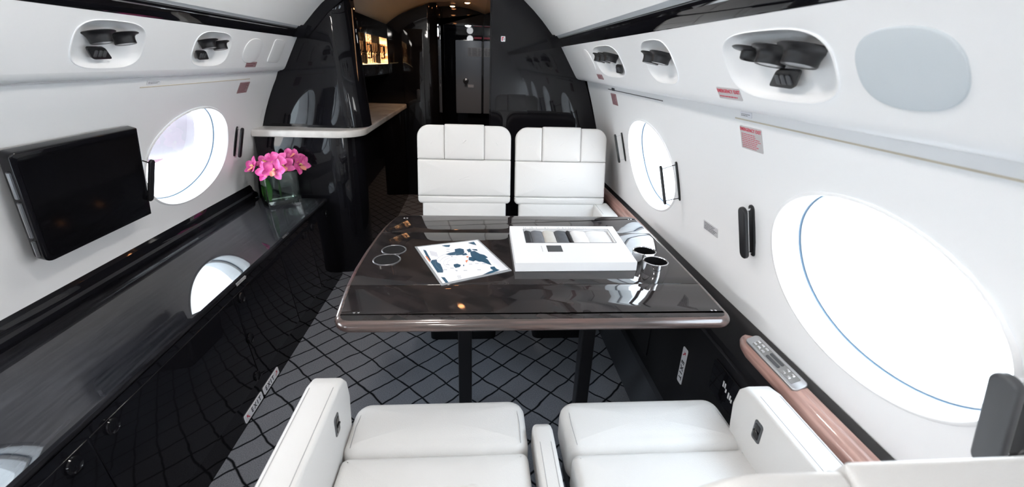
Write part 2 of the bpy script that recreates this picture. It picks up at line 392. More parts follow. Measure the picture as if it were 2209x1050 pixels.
# wall behind the camera
struct('wall_front', MB().box(-1.5, .95, Y0-.04, Y0, -.05, 1.95), WHITE, smooth=False)
# seam lines in the side walls
for side in 'RL':
    S = wallS(side)
    def seam(ya, yb, z, m, wd=.0015):
        mb = MB(); mb.rings([[S(y, z-wd, -.0004), S(y, z+wd, -.0004), S(y, z+wd, .001), S(y, z-wd, .001)] for y in (ya, yb)])
        return mb
    for i, (ya, yb, z, m) in enumerate([(-.5, 1.20, 1.240, CREAM_LINE), (1.71, 2.47, 1.243, DARK_LINE)] if side == 'R' else [(1.777, 2.61, 1.233, CREAM_LINE)]):
        struct('trim_%d' % (7+i+(2 if side == 'L' else 0)), seam(ya, yb, z, m), m)

# ------------------------------------------------------------------ galley end: bulkheads, cabinets, ceiling
def outline(yc):   # cabin cross-section as a closed polygon (x, z)
    return None
def arch_pts(x_from, x_to, n=14):
    P = sorted(cl); xs = [p[0] for p in P]; zs = [p[1] for p in P]
    return [(x_from+(x_to-x_from)*i/n, interp(x_from+(x_to-x_from)*i/n, xs, zs)) for i in range(n+1)]
# right bulkhead: black lacquer panel filling the section right of the aisle, a closet block running aft
rs = [(.085, 0.0), (.845, 0.0), (.848, .60), (.84, .68), (.80, .90), (.768, .99), (.73, 1.10), (.70, 1.19), (.672, 1.262), (.63, 1.281), (.615, 1.29), (.51, 1.453), (.455, 1.51)]
rs += [(x, z+.002) for x, z in reversed(arch_pts(.085, .45, 10))]
struct('wall_back', prism_y([(x, z) for x, z in rs], YB, YB+.05), BLACK, angle=25)
struct('wall_aisle', MB().box(.075, .10, YB+.05, 6.2, 0, 1.86).box(.10, .5, 6.15, 6.2, 0, 1.8), BLACK, smooth=False)
# the shell behind the galley furniture
mb = MB(); gl = [(x, z+.003) for x, z in cl]
mb.rings([[(x, y, z) for x, z in gl] for y in (YB, 5.2)], closed=False, cap0=False, cap1=False)
struct('ceiling_galley', mb, TAUPE, angle=70)
S = wallS('L'); mb = MB(); ts = [-.05, .3, .5, .66, .8, .95, 1.1, 1.262]
mb.rings([[(XL(t), y, t) for t in ts]+[(-1.135, y, 1.30), (-1.045, y, 1.455), (-.998, y, 1.512)] for y in (YB, 5.3)], closed=False, cap0=False, cap1=False)
struct('wall_galley', mb, BLACK, angle=70)
mb = MB()
mb.rings([[(XR(t), y, t) for t in ts]+[(.607, y, 1.30), (.507, y, 1.455), (.455, y, 1.512)] for y in (YB, 6.3)], closed=False, cap0=False, cap1=False)
struct('wall_closet', mb, MATTE_BLACK, angle=70)
# unseen shell added around the aft section to block leaking daylight
loop = [(XL(t)-.002, t) for t in (-.05, .3, .5, .66, .8, .95, 1.1, 1.262)]+[(-1.14, 1.30), (-1.075, 1.43), (-1.075, 1.535), (-1.005, 1.535)]+[(x-.003, z+.004) for x, z in reversed(ceilpt('L'))][::-1][1:-1]
loop = [(XL(t)-.002, t) for t in (-.05, .3, .5, .66, .8, .95, 1.1, 1.262)]+[(-1.14, 1.30), (-1.075, 1.43), (-1.075, 1.535), (-1.005, 1.535)]+[(x, z+.004) for x, z in ceilpt('L')[1:]]
loop += [(x, z+.004) for x, z in list(reversed(ceilpt('R')))[1:-1]]+[(.465, 1.535), (.535, 1.535), (.535, 1.43), (.612, 1.30)]+[(XR(t)+.002, t) for t in (1.262, 1.1, .95, .8, .66, .5, .3, -.05)]
big = [(-.28+(x+.28)*1.12, .9+(z-.9)*1.12) for x, z in loop]
struct('aft_light_shield', MB().rings([[(x, 2.90, z) for x, z in loop], [(x, 2.90, z) for x, z in big], [(x, 7.5, z) for x, z in big]], cap0=False), MATTE_BLACK, smooth=False)
# header bulkhead at the end of the galley, with the doorway
hd = [(-.42, 0), (-.42, 1.70), (.075, 1.70)]
mb = MB(); a = arch_pts(-1.0, .075, 20)
mb.rings([[(x, y, 1.70) for x, z in a]+[(x, y, z+.01) for x, z in reversed(a)] for y in (5.2, 5.26)])
mb.box(-1.45, -.42, 5.2, 5.26, 0, 1.70)
struct('wall_doorway', mb, BLACK, angle=25)
# vestibule beyond
struct('ceiling_vestibule', MB().box(-.9, .1, 5.26, 7.3, 1.74, 1.78), BLACK, smooth=False)
struct('wall_vestibule', MB().box(-.95, -.9, 5.26, 7.3, 0, 1.78).box(-.95, .12, 7.1, 7.15, 0, 1.78).box(.07, .12, 6.15, 7.15, 0, 1.78).box(-.9, -.42, 6.2, 6.25, 0, 1.78), BLACK, smooth=False)
# inner ceiling black shield above the vestibule closes the shell
d1 = struct('door_1', MB().slab(rrect(-.315, .062, .62, 1.625, .015), .03, .004, M=frame(Vector((0, 7.09, 0)), Vector((1, 0, 0)), Vector((0, 0, 1)), Vector((0, -1, 0)))), GREYDOOR)
MB().slab(rrect(-.14, .06, 1.415, 1.535, .004), .003, .001, M=frame(Vector((0, 7.059, 0)), Vector((1, 0, 0)), Vector((0, 0, 1)), Vector((0, -1, 0)))).build('door_placard', PLAC_GREY, d1)
mb = MB()
for k in range(7):
    for x0, x1 in ((-.13, -.09), (-.075, -.0), (.01, .05)): mb.box(x0, x1-random.random()*.015, 7.0545, 7.0555, 1.43+k*.014, 1.434+k*.014)
mb.build('placard_print', INK, d1)
Mk = frame(Vector((-.17, 7.058, 1.08)), Vector((1, 0, 0)), Vector((0, 0, 1)), Vector((0, -1, 0)))
MB().lathe([(.04, 0), (.04, .012), (.03, .02), (.012, .022)], 24, Mk).build('door_knob', SILVER, d1)
MB().box(-.185, -.150, 7.025, 7.035, 1.03, 1.09).build('door_latch', INK, d1)
MB().slab(rrect(-.14, -.055, .99, 1.03, .004), .003, .001, M=frame(Vector((0, 7.059, 0)), Vector((1, 0, 0)), Vector((0, 0, 1)), Vector((0, -1, 0)))).build('door_sticker', PLAC_WHITE, d1)
sg = MB().box(-.05, .06, 7.05, 7.06, 1.648, 1.672).build('warning_strip', RED); tag(sg, 'narrow red strip sign above the grey door at the far end of the aisle', 'sign')

# galley counter: base cabinet, stone worktop
def counter_outline(off=0.0):
    x0, x1, yf, yk = -1.33, -.70-off, 2.80+off, 4.70
    r = .17; p = [(x0, yf)]
    for k in range(10):
        a = R(-90+90*k/9); p.append((x1-r+r*math.cos(a), yf+r+r*math.sin(a)))
    p += [(x1, yk), (x0, yk)]; return p
gb = thing('galley_cabinet', 'black lacquered galley base cabinet under the cream stone counter', 'cabinet', (-1.05, 3.6, 0))
MB().slab([(x, y) for x, y in counter_outline(.03)], .90, .002).build('cabinet_body', BLACK, gb, angle=30)
MB().slab([(x, y) for x, y in counter_outline(.05)], .02, .002, M=Matrix.Translation((0, 0, .0))).build('plinth', MATTE_BLACK, gb)
mb = MB().slab(counter_outline(0), .042, .012, M=Matrix.Translation((0, 0, .9015)), back_r=.006)
tag(mb.build('stone_worktop', STONE), 'cream stone galley worktop with a rounded corner above black cabinet', 'worktop')
# tall rounded partition standing on the counter
CT = .9445
pt = thing('galley_partition', 'tall glossy black curved partition standing on the stone worktop', 'partition', (-1.0, 3.0, CT))
mb = MB()
secs = []
zs = [CT, 1.087, 1.18, 1.262, 1.29, 1.40, 1.455, 1.51, 1.56, 1.60, 1.64, 1.68]
def lx(z):
    if z <= 1.262: return XL(z)
    return interp(z, [1.262, 1.28, 1.295, 1.455, 1.509, 1.59, 1.633, 1.69, 1.742], [-1.178, -1.15, -1.132, -1.045, -.998, -.92, -.875, -.80, -.72])
def rx(z): return interp(z, [.93, 1.2, 1.68], [-.695, -.715, -.745])
def col_section(z):
    xa, xb = lx(z)+.002, rx(z); r = min(.13, (xb-xa)*.8); p = [(xa, YB, z)]
    xm = max(xa+.004, min(-1.05+.15*(z-CT), xb-r-.01)); p += [(xm-.002, YB, z), (xm+.0, YB-.02, z)] if xm > xa+.01 else [(xa+.002, YB, z), (xa+.003, YB-.02, z)]
    for k in range(12):
        a = R(-90+90*k/11); p.append((xb-r+r*math.cos(a), YB-.02+r+r*math.sin(a), z))
    p += [(xb, YB+.16, z), (xa, YB+.16, z)]; return p
mb.rings([col_section(z) for z in zs]); mb.build('partition_panel', BLACK, pt, angle=35)
# arched header rib of the bulkhead over the partition, joining the ceiling
mb = MB(); a = [(x, z) for x, z in cl if x < -.62][::-1]
al = sorted([(x, z) for x, z in cl if -1.0 <= x <= -.6]); al = [(-1.01, 1.50)]+al
mb.rings([[(x, YB-.035, z+.002), (x, YB+.12, z+.002), (x+.035, YB+.12, z-.04), (x+.035, YB-.035, z-.04)] for x, z in al])
mb.build('arch_rib', BLACK, pt, angle=35)
prism_y([(x, z) for x, z in [(.512, 1.452), (.45, 1.452), (.415, 1.515), (.46, 1.515)]], YB-.07, YB-.001).build('rail_joint', BLACK, bpy.data.objects['wall_back'])
prism_y([(-1.055, 1.452), (-.99, 1.452), (-.955, 1.515), (-1.01, 1.515)], YB-.07, YB).build('rail_joint', BLACK, pt)
mb = MB().box(-.735, -.731, YB+.05, YB+.056, 1.18, 1.62); mb.build('brass_edge', mat('brass_edge', (.5, .25, .12), .3, metal=1.0), pt)
# upper cabinet with the lit crystal display
uc = thing('upper_cabinet', 'black galley wall cabinet holding the lit glassware display', 'cabinet', (-1.0, 4.0, 1.2))
NX = -.85
y0c, y1c = 3.12, 4.74; nz0, nz1, ny0, ny1 = 1.306, 1.524, 3.53, 4.70
def ctop(x): P = sorted(cl); return interp(x, [p[0] for p in P], [p[1] for p in P])
mb = MB(); TT = ctop(NX)-.003
mb.box(-1.12, -.925, y0c, y1c, nz0, nz1).box(-1.12, NX, y0c, y1c, 1.22, nz0).box(-1.05, NX, y0c, y1c, nz1, TT-.06).box(-.90, NX, y0c, y1c, TT-.06, TT).box(-.925, NX, y0c, ny0, nz0, nz1).box(-.925, NX, ny1, 4.74, nz0, nz1)
mb.build('cabinet_body', BLACK, uc, smooth=False)
LIT = mat('backlit_crystal', (1, .7, .4), .4, emit=(1, .55, .25), estr=2.2)
v = nd(LIT, 'ShaderNodeTexNoise'); v.inputs['Scale'].default_value = 3.0; v.inputs['Detail'].default_value = 5; v.inputs['Distortion'].default_value = 1.5; lk(LIT, coords(LIT, (1, 4, 8)), v.inputs[0])
rr = nd(LIT, 'ShaderNodeValToRGB'); rr.color_ramp.elements[0].position = .38; rr.color_ramp.elements[1].position = .62
rr.color_ramp.elements[0].color = (.25, .07, .02, 1); rr.color_ramp.elements[1].color = (1, .62, .30, 1); lk(LIT, v.outputs[0], rr.inputs[0]); lk(LIT, rr.outputs[0], bsdf(LIT).inputs['Emission Color'])
MB().box(-.924, -.915, ny0, ny1, nz0, nz1).box(-.915, NX-.002, ny1-.006, ny1, nz0, nz1).build('backlight_panel', LIT, uc, smooth=False)
MB().box(-.915, NX-.002, ny0, ny1-.006, nz0, nz0+.004).build('lit_shelf', mat('lit_shelf_strip', (1, .8, .5), .4, emit=(1, .72, .38), estr=2.2), uc, smooth=False)
for yy in (3.80, 4.32): MB().box(-.914, NX+.002, yy, yy+.014, nz0+.004, nz1).build('divider', BLACK, uc, smooth=False)
for yy in (3.84, 4.36):
    MB().tube([(NX+.001, yy+.01, 1.45), (NX+.03, yy+.01, 1.45), (NX+.03, yy+.01, 1.355), (NX+.001, yy+.01, 1.355)], .007, 8).build('cabinet_handle', BLACK, uc)
# crystal tumblers on the lit shelf
g0 = None; gy = [3.60, 3.68, 3.76, 3.90, 3.99, 4.08, 4.17, 4.26, 4.41, 4.50, 4.59, 4.66]
gcrys = mat('crystal', (1, .93, .85), 0.02, trans=1.0, ior=1.5)
for i, yy in enumerate(gy):
    if g0 is None:
        prof = [(.0, 0), (.024, 0), (.025, .003), (.006, .010), (.005, .06), (.016, .075), (.030, .10), (.032, .13), (.027, .16), (.0255, .16), (.029, .13), (.027, .103), (.014, .082), (.0, .078)]
        g0 = MB().lathe(prof, 16, cap0=False, cap1=False).build('crystal_goblet', gcrys); o = g0
    else: o = g0.copy(); COL.objects.link(o)
    o.location = (-.882, yy, nz0+.0045); o['category'] = 'glass'; o['group'] = 'crystal goblets in the lit cabinet'
    o['label'] = 'clear crystal goblet standing in the warm lit display of the black galley cabinet'
# tall rounded cabinet block at the far left of the aisle
tb = thing('tall_cabinet', 'tall rounded black cabinet beyond the galley counter, left of the doorway', 'cabinet', (-.8, 5.0, 0))
p = [(-1.3, 4.75)]
for k in range(8):
    a = R(-90+90*k/7); p.append((-.385-.09+.09*math.cos(a), 4.75+.09+.09*math.sin(a)))
p += [(-.385, 5.195), (-1.3, 5.195)]
body = MB(); 
def topz(x): return ctop(max(min(x, .4), -.99))
body.rings([[(x, y, 0) for x, y in p], [(x, y, topz(x)-.004) for x, y in p]]); body.build('cabinet_body', BLACK, tb, angle=30)
MB().slab(rrect(-.72, -.52, .2, 1.62, .01), .006, .003, M=frame(Vector((0, 4.749, 0)), Vector((1, 0, 0)), Vector((0, 0, 1)), Vector((0, -1, 0)))).build('cabinet_door', BLACK, tb)
MB().slab(rrect(-.60, -.565, .98, 1.08, .015), .008, .003, M=frame(Vector((0, 4.742, 0)), Vector((1, 0, 0)), Vector((0, 0, 1)), Vector((0, -1, 0)))).build('door_latch', SATIN_BLACK, tb)
# ceiling downlights in the galley
lamp0 = None
for i, (x, y, lb) in enumerate([(-.33, 3.10, 'nearest to the cabin'), (-.345, 3.58, 'second from the cabin'), (-.29, 4.36, 'third from the cabin'), (-.093, 4.60, 'to the right of the row'),
                            (-.45, 4.85, 'close to the tall rounded cabinet'), (-.25, 5.08, 'last before the doorway header')]):
    z = ctop(x)-.002
    if lamp0 is None:
        lamp0 = thing('ceiling_downlight', 'x', 'ceiling light', (0, 0, 0), group='small warm downlights in the galley ceiling')
        MB().lathe([(.034, 0), (.036, -.004), (.030, -.006), (.026, 0)], 24).build('bezel', CHROME, lamp0)
        MB().lathe([(.026, -.001), (.022, -.008), (.012, -.012), (.003, -.013)], 24).build('lens', WARM, lamp0)
        o = lamp0
    else: o = dup(lamp0)
    o.location = (x, y, z); o['label'] = 'small round warm downlight in the taupe galley ceiling, '+lb
    if i == 3: dist = 0
for x, y in ((-.29, 4.4), (-.1, 4.62), (-.27, 5.5), (-.2, 6.4)):
    l = bpy.data.lights.new('downlight_beam', 'SPOT'); l.energy = 6; l.color = (1, .62, .36); l.spot_size = R(110); l.spot_blend = .8; l.shadow_soft_size = .03
    o = bpy.data.objects.new('downlight_beam', l); COL.objects.link(o); o.location = (x, y, ctop(x)-.02 if y < 5.2 else 1.73)
l = bpy.data.lights.new('vestibule_fill', 'POINT'); l.energy = 2.5; l.color = (.95, .97, 1); l.shadow_soft_size = .05  # point fill added to brighten the grey door, no fixture built for it
o = bpy.data.objects.new('vestibule_fill', l); COL.objects.link(o); o.location = (-.12, 6.3, 1.68)
# emblem sticker on the right bulkhead
Mb = frame(Vector((.153, YB-.0002, 1.486)), Vector((1, 0, 0)), Vector((0, 0, 1)), Vector((0, -1, 0)))
es = thing('bulkhead_sticker', 'tiny white square sticker with a red mark, high on the right black bulkhead', 'sticker', (.153, YB, 1.486))
MB().slab(rrect(-.013, .013, -.015, .015, .004), .0012, .0004, M=Mb).build('sticker_base', PLAC_WHITE, es)
mb = MB(); mb.box(-.008, -.002, -.010, .011, .0013, .0018, Mb).box(-.002, .006, .006, .011, .0013, .0018, Mb); mb.build('red_mark', RED, es)
MB().box(.003, .007, -.004, .003, .0013, .0018, Mb).build('dark_mark', INK, es)

# ------------------------------------------------------------------ left credenza
cz = thing('credenza', 'long black lacquered credenza under the left windows', 'sideboard', (-1.15, .5, 0))
yk = 2.79
prism_y([(-1.418, 0), (-.90, 0), (-.905, .06), (-.945, .50), (-.945, .505), (-1.418, .505)], Y0+.01, yk).build('credenza_body', BLACK, cz, angle=20)
tp = [(-1.385, .506), (-.955, .506), (-.944, .509), (-.938, .518), (-.940, .527), (-.950, .531), (-.965, .5295), (-1.385, .5295)]
prism_y(tp, Y0+.01, yk).build('credenza_top', CREDTOP, cz, angle=25, label='glossy grained black top')
bk = [(-1.418, .5295), (-1.372, .5295), (-1.368, .545), (-1.374, .556), (-1.388, .562), (-1.395, .572), (-1.399, .588), (-1.409, .600), (-1.418, .602)]
prism_y(bk, Y0+.01, YB-.12).build('backboard', BLACK, cz, angle=25)
fr = Vector((.045, 0, -.44)).normalized(); nn = Vector((.44, 0, .045)).normalized()
def credM(y, z): # frame on the sloping front: u = +y, v = up, n = outwards
    x = -.905-(z-.06)*.04/.44; return frame(Vector((x, y, z)), Vector((0, 1, 0)), -fr, nn)
edges = [Y0+.03, -1.15, -.45, .25, .905, 1.60, 2.05, 2.41, yk-.01]
for a, b in zip(edges[:-1], edges[1:]):
    MB().slab(rrect(-(b-a)/2+.002, (b-a)/2-.002, -.19, .19, .004), .004, .002, M=credM((a+b)/2, .29)).build('credenza_door', BLACK, cz)
kn = None
lat = [(2.73, .447), (2.473, .453), (2.346, .451), (1.649, .455), (1.62, .284), (1.584, .125), (.965, .458), (.845, .457), (.30, .456), (.18, .456), (-.4, .456)]
for y, z in lat:
    M = credM(y, z)@Matrix.Translation((0, 0, .004))
    MB().lathe([(.021, 0), (.0215, .004), (.019, .007), (.016, .005), (.012, .004), (.003, .0038)], 28, M).build('push_latch', BLACK, cz)
# small placard on the credenza edge
pl = thing('edge_placard', 'small strip of white lettering on the front edge of the black credenza', 'placard', (-.94, 1.68, .52))
M = frame(Vector((-.9365, 1.675, .5185)), Vector((0, 1, 0)), Vector((-.25, 0, .97)), Vector((.97, 0, .25)))
mb = MB()
for j, z in enumerate((-.0055, -.001, .0035)):
    x = -.04
    while x < .035:
        wd = random.uniform(.003, .007); mb.box(x, x+wd, z, z+.0022, 0, .0008, M); x += wd+.003
mb.build('placard_lettering', WHITEINK, pl)
# EXIT placards by the floor
def exit_sign(name, label, M, length, arrow_at_start):
    t = thing(name, label, 'exit sign', M.to_translation())
    MB().slab(rrect(-length/2, length/2, -.0175, .0175, .006), .003, .001, M=M).build('sign_plate', PLAC_WHITE, t)
    Mt = M@Matrix.Translation(((.018 if arrow_at_start else -.018), 0, .0033))
    text_mb('E X I T', .028, Mt, bold=True).build('lettering', INK, t, smooth=False)
    ax = -length/2+.024 if arrow_at_start else length/2-.024
    A = M@Matrix.Translation((ax, 0, .0031))@Matrix.Rotation(R(135 if arrow_at_start else 45), 4, 'Z')
    mb = MB(); mb.add([(-.013, -.0022, 0), (.006, -.0022, 0), (.006, .0022, 0), (-.013, .0022, 0)], [(0, 1, 2, 3)], A)
    mb.add([(.013, 0, 0), (.002, .009, 0), (.004, 0, 0), (.002, -.009, 0)], [(0, 1, 2), (0, 2, 3)], A)
    mb.build('arrow', RED, t, smooth=False); return t
exit_sign('exit_sign', 'white EXIT placard low on the black credenza, arrow at its near end', credM(1.507, .030)@Matrix.Translation((0, 0, .001)), .150, True)
exit_sign('exit_sign', 'white EXIT placard low on the black credenza, arrow at its far end', credM(1.672, .030)@Matrix.Translation((0, 0, .001)), .150, False)

# ------------------------------------------------------------------ right ledge
lg = thing('side_ledge', 'black side ledge with a rosewood bullnose rail under the right windows', 'ledge', (.80, .6, 0))
prism_y([(.765, .03), (.842, .03), (.842, .600), (.835, .648), (.828, .652), (.818, .640), (.806, .622), (.800, .600), (.775, .56), (.768, .40)], Y0+.01, YB-.002).build('ledge_body', SATIN_BLACK, lg, angle=25)
def bull(ya, yb):
    prof = [(.815, .637), (.800, .634), (.786, .625), (.777, .610), (.775, .597), (.781, .585), (.80, .58), (.815, .60)]
    mb = MB(); 
    def ring(y, k): return [(.81+(x-.81)*k, y, .61+(z-.61)*k) for x, z in prof]
    mb.rings([ring(ya, .6), ring(ya+.015, .85), ring(ya+.04, 1), ring(yb-.06, 1), ring(yb-.025, .85), ring(yb, .5)]); return mb
bull(Y0+.02, 1.095).build('bullnose_rail', ROSE, lg, label='rosewood bullnose rail beside the near seats')
bull(1.80, YB-.01).build('bullnose_rail', ROSE, lg, label='rosewood bullnose rail beside the far seats')
prism_y([(.770, .555), (.786, .57), (.786, .583), (.774, .580), (.764, .568)], Y0+.02, .84).build('lower_rail', ROSE, lg)
prism_y([(.757, .10), (.772, .10), (.775, .54), (.760, .54)], Y0+.02, YB-.002).build('lower_panel', SATIN_BLACK, lg)
for a, b, z0, z1 in ((.35, .80, .16, .44), (-.2, .30, .16, .44), (1.62, 2.2, .16, .46)):
    MB().slab(rrect(a, b, z0, z1, .01), .004, .002, M=frame(Vector((.757, 0, 0)), Vector((0, 1, 0)), Vector((0, 0, 1)), Vector((-1, 0, 0)))).build('access_panel', SATIN_BLACK, lg)
struct('baseboard_right', prism_y([(.672, 0), (.775, 0), (.775, .11), (.735, .105)], Y0+.01, YB-.002), SIDEGREY, smooth=False)
# speaker strip and outlet plate
Mo = frame(Vector((.757, 1.03, .46)), Vector((0, -1, 0)), Vector((0, 0, 1)), Vector((-1, 0, 0)))
op = thing('outlet_plate', 'black wall plate with small white characters, below the ledge ahead of the right armrest', 'wall plate', (.752, 1.03, .46))
MB().slab(rrect(-.10, .075, -.06, .055, .008), .006, .002, M=Mo).build('plate', BLACK, op)
mb = MB()
for k, (x, yv) in enumerate([(-.03, .012), (-.02, .014), (-.012, .004), (.004, -.004), (.014, -.002), (.022, -.006)]): mb.box(x, x+.006, yv-.010, yv+.010-(k % 3)*.004, .0062, .007, Mo)
mb.build('white_characters', WHITEINK, op)
exit_sign('exit_sign', 'white EXIT placard standing on end on the right lower side panel', frame(Vector((.7565, 1.312, .345)), Vector((0, 0, -1)), Vector((0, -1, 0)), Vector((-1, 0, 0))), .150, True)
# control panel set in the ledge
a = onz(1626, 737, .63); b = onz(1712, 834, .63)
c0 = Vector((.802, (a.y+b.y)/2, .6335)); 
cp = thing('control_panel', 'silver grey control panel with buttons set into the right rosewood rail', 'control panel', c0)
u = Vector((0, 1, 0)); n_ = Vector((-.42, 0, .90)).normalized(); v_ = n_.cross(u)
Mc = frame(c0-n_*.002, u, v_, n_)
MB().slab(rrect(-.112, .112, -.021, .021, .014), .007, .003, M=Mc).build('panel_plate', SILVER, cp)
MB().slab(rrect(-.09, .085, -.013, .013, .003), .0005, .0002, M=Mc@Matrix.Translation((0, 0, .007))).build('inset', mat('grey_inset', (.25, .25, .25), .4), cp)
for yy in (-.07, -.05, .042, .06, .078):
    for vv in (-.006, .006):
        MB().slab(rrect(yy-.006, yy+.006, vv-.0035, vv+.0035, .002), .0025, .001, M=Mc@Matrix.Translation((0, 0, .0072))).build('button', CHROME, cp)
for vv in (-.006, .006): MB().slab(rrect(-.03, .025, vv-.004, vv+.004, .0035), .002, .001, M=Mc@Matrix.Translation((0, 0, .0072))).build('slider', DARKGREY, cp)

# ------------------------------------------------------------------ table
def table_outline(ins=0.0):
    L = [(-.366, 1.055), (-.378, 1.16), (-.388, 1.262), (-.393, 1.393), (-.391, 1.541), (-.383, 1.70), (-.368, 1.84), (-.35, 1.93)]
    Rr = [(.722, 1.93), (.726, 1.72), (.724, 1.50), (.720, 1.262), (.712, 1.055)]
    return L, Rr
L, Rr = table_outline()
def lxt(y): return interp(y, [p[1] for p in L], [p[0] for p in L])
def rxt(y): P = sorted((q[1], q[0]) for q in Rr); return interp(y, [p[0] for p in P], [p[1] for p in P])
tb = thing('conference_table', 'dark marquetry conference table with folding leaves on two black legs', 'table', (.17, 1.49, 0))
def leaf(ya, yb, rn=0, rf=0, edge='both'):
    r = .03; pts = []
    ysl = [ya+(yb-ya)*i/8 for i in range(9)]
    right = [(rxt(y), y) for y in ysl]; left = [(lxt(y), y) for y in reversed(ysl)]
    def rc(pc, pa, pb, r):   # rounded corner
        pa, pb, pc = Vector(pa), Vector(pb), Vector(pc); d1 = (pa-pc).normalized()*r; d2 = (pb-pc).normalized()*r
        return [tuple(pc+d1*(1-t)**2+d2*t**2) for t in (0, .25, .5, .75, 1)]
    poly = []
    poly += rc(right[0], left[-1], right[-1], r) if rn else [right[0]]
    poly += right[1:-1]
    poly += rc(right[-1], right[0], left[0], r) if rf else [right[-1]]
    poly += rc(left[0], right[-1], left[-1], r) if rf else [left[0]]
    poly += left[1:-1]
    poly += rc(left[-1], left[0], right[0], r) if rn else [left[-1]]
    return poly
cyt = 1.49
for i, (ya, yb, rn, rf, nm) in enumerate([(1.055, 1.2595, 1, 0, 'table_leaf'), (1.2612, 1.7195, 0, 0, 'tabletop'), (1.7212, 1.935, 0, 1, 'table_leaf')]):
    MB().slab(leaf(ya, yb, rn, rf), .034, .0015, M=Matrix.Translation((0, 0, .6755)), back_r=.010, seg=4).build(nm, TABLEWOOD, tb, angle=20)
# wooden bullnose along the near and far edge and the two sides
def bullnose(path, r=.017):
    return MB().tube([(x, y, .6925) for x, y in path], r, 14)
corner = lambda cx, cy, a0, a1, r: [(cx+r*math.cos(R(a0+(a1-a0)*k/6)), cy+r*math.sin(R(a0+(a1-a0)*k/6))) for k in range(7)]
near = [(lxt(1.25), 1.2595), (lxt(1.16), 1.16)]+[(lxt(1.08)+.0, 1.085)]+corner(-.366+.03, 1.055+.03, 185, 270, .03)+[(0, 1.055), (.35, 1.055)]+corner(.713-.03, 1.085, 270, 355, .03)+[(rxt(1.16), 1.16), (rxt(1.25), 1.2595)]
bullnose(near).build('wooden_edge', ROSEX, tb)
far = [(rxt(1.73), 1.7215), (rxt(1.8), 1.8)]+corner(.722-.03, 1.905, 5, 90, .03)+[(.2, 1.935)]+corner(-.35+.03, 1.905, 90, 172, .03)+[(lxt(1.8), 1.8), (lxt(1.73), 1.7215)]
bullnose(far).build('wooden_edge', ROSEX, tb)
bullnose([(lxt(y), y) for y in (1.2615, 1.393, 1.541, 1.7195)]).build('wooden_edge', ROSEX, tb)
bullnose([(rxt(y), y) for y in (1.2615, 1.393, 1.541, 1.7195)]).build('wooden_edge', ROSEX, tb)
MB().box(-.30, .64, 1.20, 1.78, .640, .676).build('under_frame', MATTE_BLACK, tb, smooth=False)
for x in (-.045, .437): MB().slab(rrect(x-.026, x+.026, 1.46, 1.52, .006), .638, .001, M=Matrix.Translation((0, 0, .002))).build('leg', SATIN_BLACK, tb)
for x, y in ((-.335, 1.095), (.68, 1.09), (-.318, 1.90), (.69, 1.90)):
    for dx in (0, .012): MB().lathe([(.0035, .7095), (.0035, .7105), (.001, .711)], 12, Matrix.Translation((x+dx, y, 0))).build('inlay_pin', CHROME, tb)
# cup holders: the pair on the right stands proud of the table, the left pair lies flush
def cup(x, y, r, ztop, parent, rim=None):
    hgt = ztop-.7095
    M = Matrix.Translation((x, y, .7095))
    MB().lathe([(r-.004, .001), (r-.004, hgt-.002), (r-.003, hgt), (r-.001, hgt+.001), (r+.001, hgt-.001), (r+.001, hgt-.004), (r+.0005, 0)], 48, M, cap0=False, cap1=False).build('cup_ring', rim or CHROME, parent)
    MB().lathe([(r-.0042, hgt-.002), (r-.0042, .0012), (.001, .0011)], 40, M, cap0=False).build('cup_well', MATTE_BLACK, parent)
cpR = thing('cup_holder', 'raised double chrome cup holder at the right side of the table', 'cup holder', (.61, 1.39, .71))
cup(.597, 1.437, .040, .752, cpR); cup(.604, 1.348, .041, .752, cpR)
MB().box(.585, .62, 1.385, 1.40, .712, .7525).build('bridge', CHROME, cpR)
cpL = thing('cup_holder', 'double cup holder set flush in the left side of the table', 'cup holder', (-.31, 1.45, .71))
DULL = mat('dull_metal_rim', (.16, .16, .17), .35, metal=.8)
cup(-.312, 1.45, .047, .7115, cpL, DULL); cup(-.302, 1.537, .044, .7115, cpL, DULL)
MB().box(-.33, -.286, 1.488, 1.50, .7095, .7108).build('bridge', BLACK, cpL)

# things on the table: flat white box with fabric swatches
bx = thing('swatch_box', 'flat white presentation box with a window of fabric swatches, on the table', 'box', (.33, 1.5, .71), 0)
A0 = Vector((.128, 1.352)); A1 = Vector((.545, 1.358)); A2 = Vector((.560, 1.715)); A3 = Vector((.132, 1.712))
def bl(s, t): p = A0*(1-s)*(1-t)+A1*s*(1-t)+A2*s*t+A3*(1-s)*t; return p
z0, z1, zl = .7106, .742, .745
base = MB(); ring = [bl(0, 0), bl(1, 0), bl(1, 1), bl(0, 1)]
BOXW = mat('white_card', (.83, .84, .86), .45)
base.rings([[(p.x, p.y, z) for p in ring] for z in (z0, z0+.012)]); base.build('box_base', BOXW, bx, smooth=False)
lid = MB(); ws, we, wt0, wt1 = .125, .93, .50, .90
def fr_quad(s0, s1, t0, t1): lid.rings([[(p.x, p.y, z) for p in (bl(s0, t0), bl(s1, t0), bl(s1, t1), bl(s0, t1))] for z in (z0+.012, z1)])
fr_quad(0, 1, 0, wt0); fr_quad(0, 1, wt1, 1); fr_quad(0, ws, wt0, wt1); fr_quad(we, 1, wt0, wt1)
lid.build('box_lid', BOXW, bx, smooth=False)
mb = MB(); 
def bb(mbx, s0, s1, t0, t1, za, zb): mbx.rings([[(p.x, p.y, z) for p in (bl(s0, t0), bl(s1, t0), bl(s1, t1), bl(s0, t1))] for z in (za, zb)])
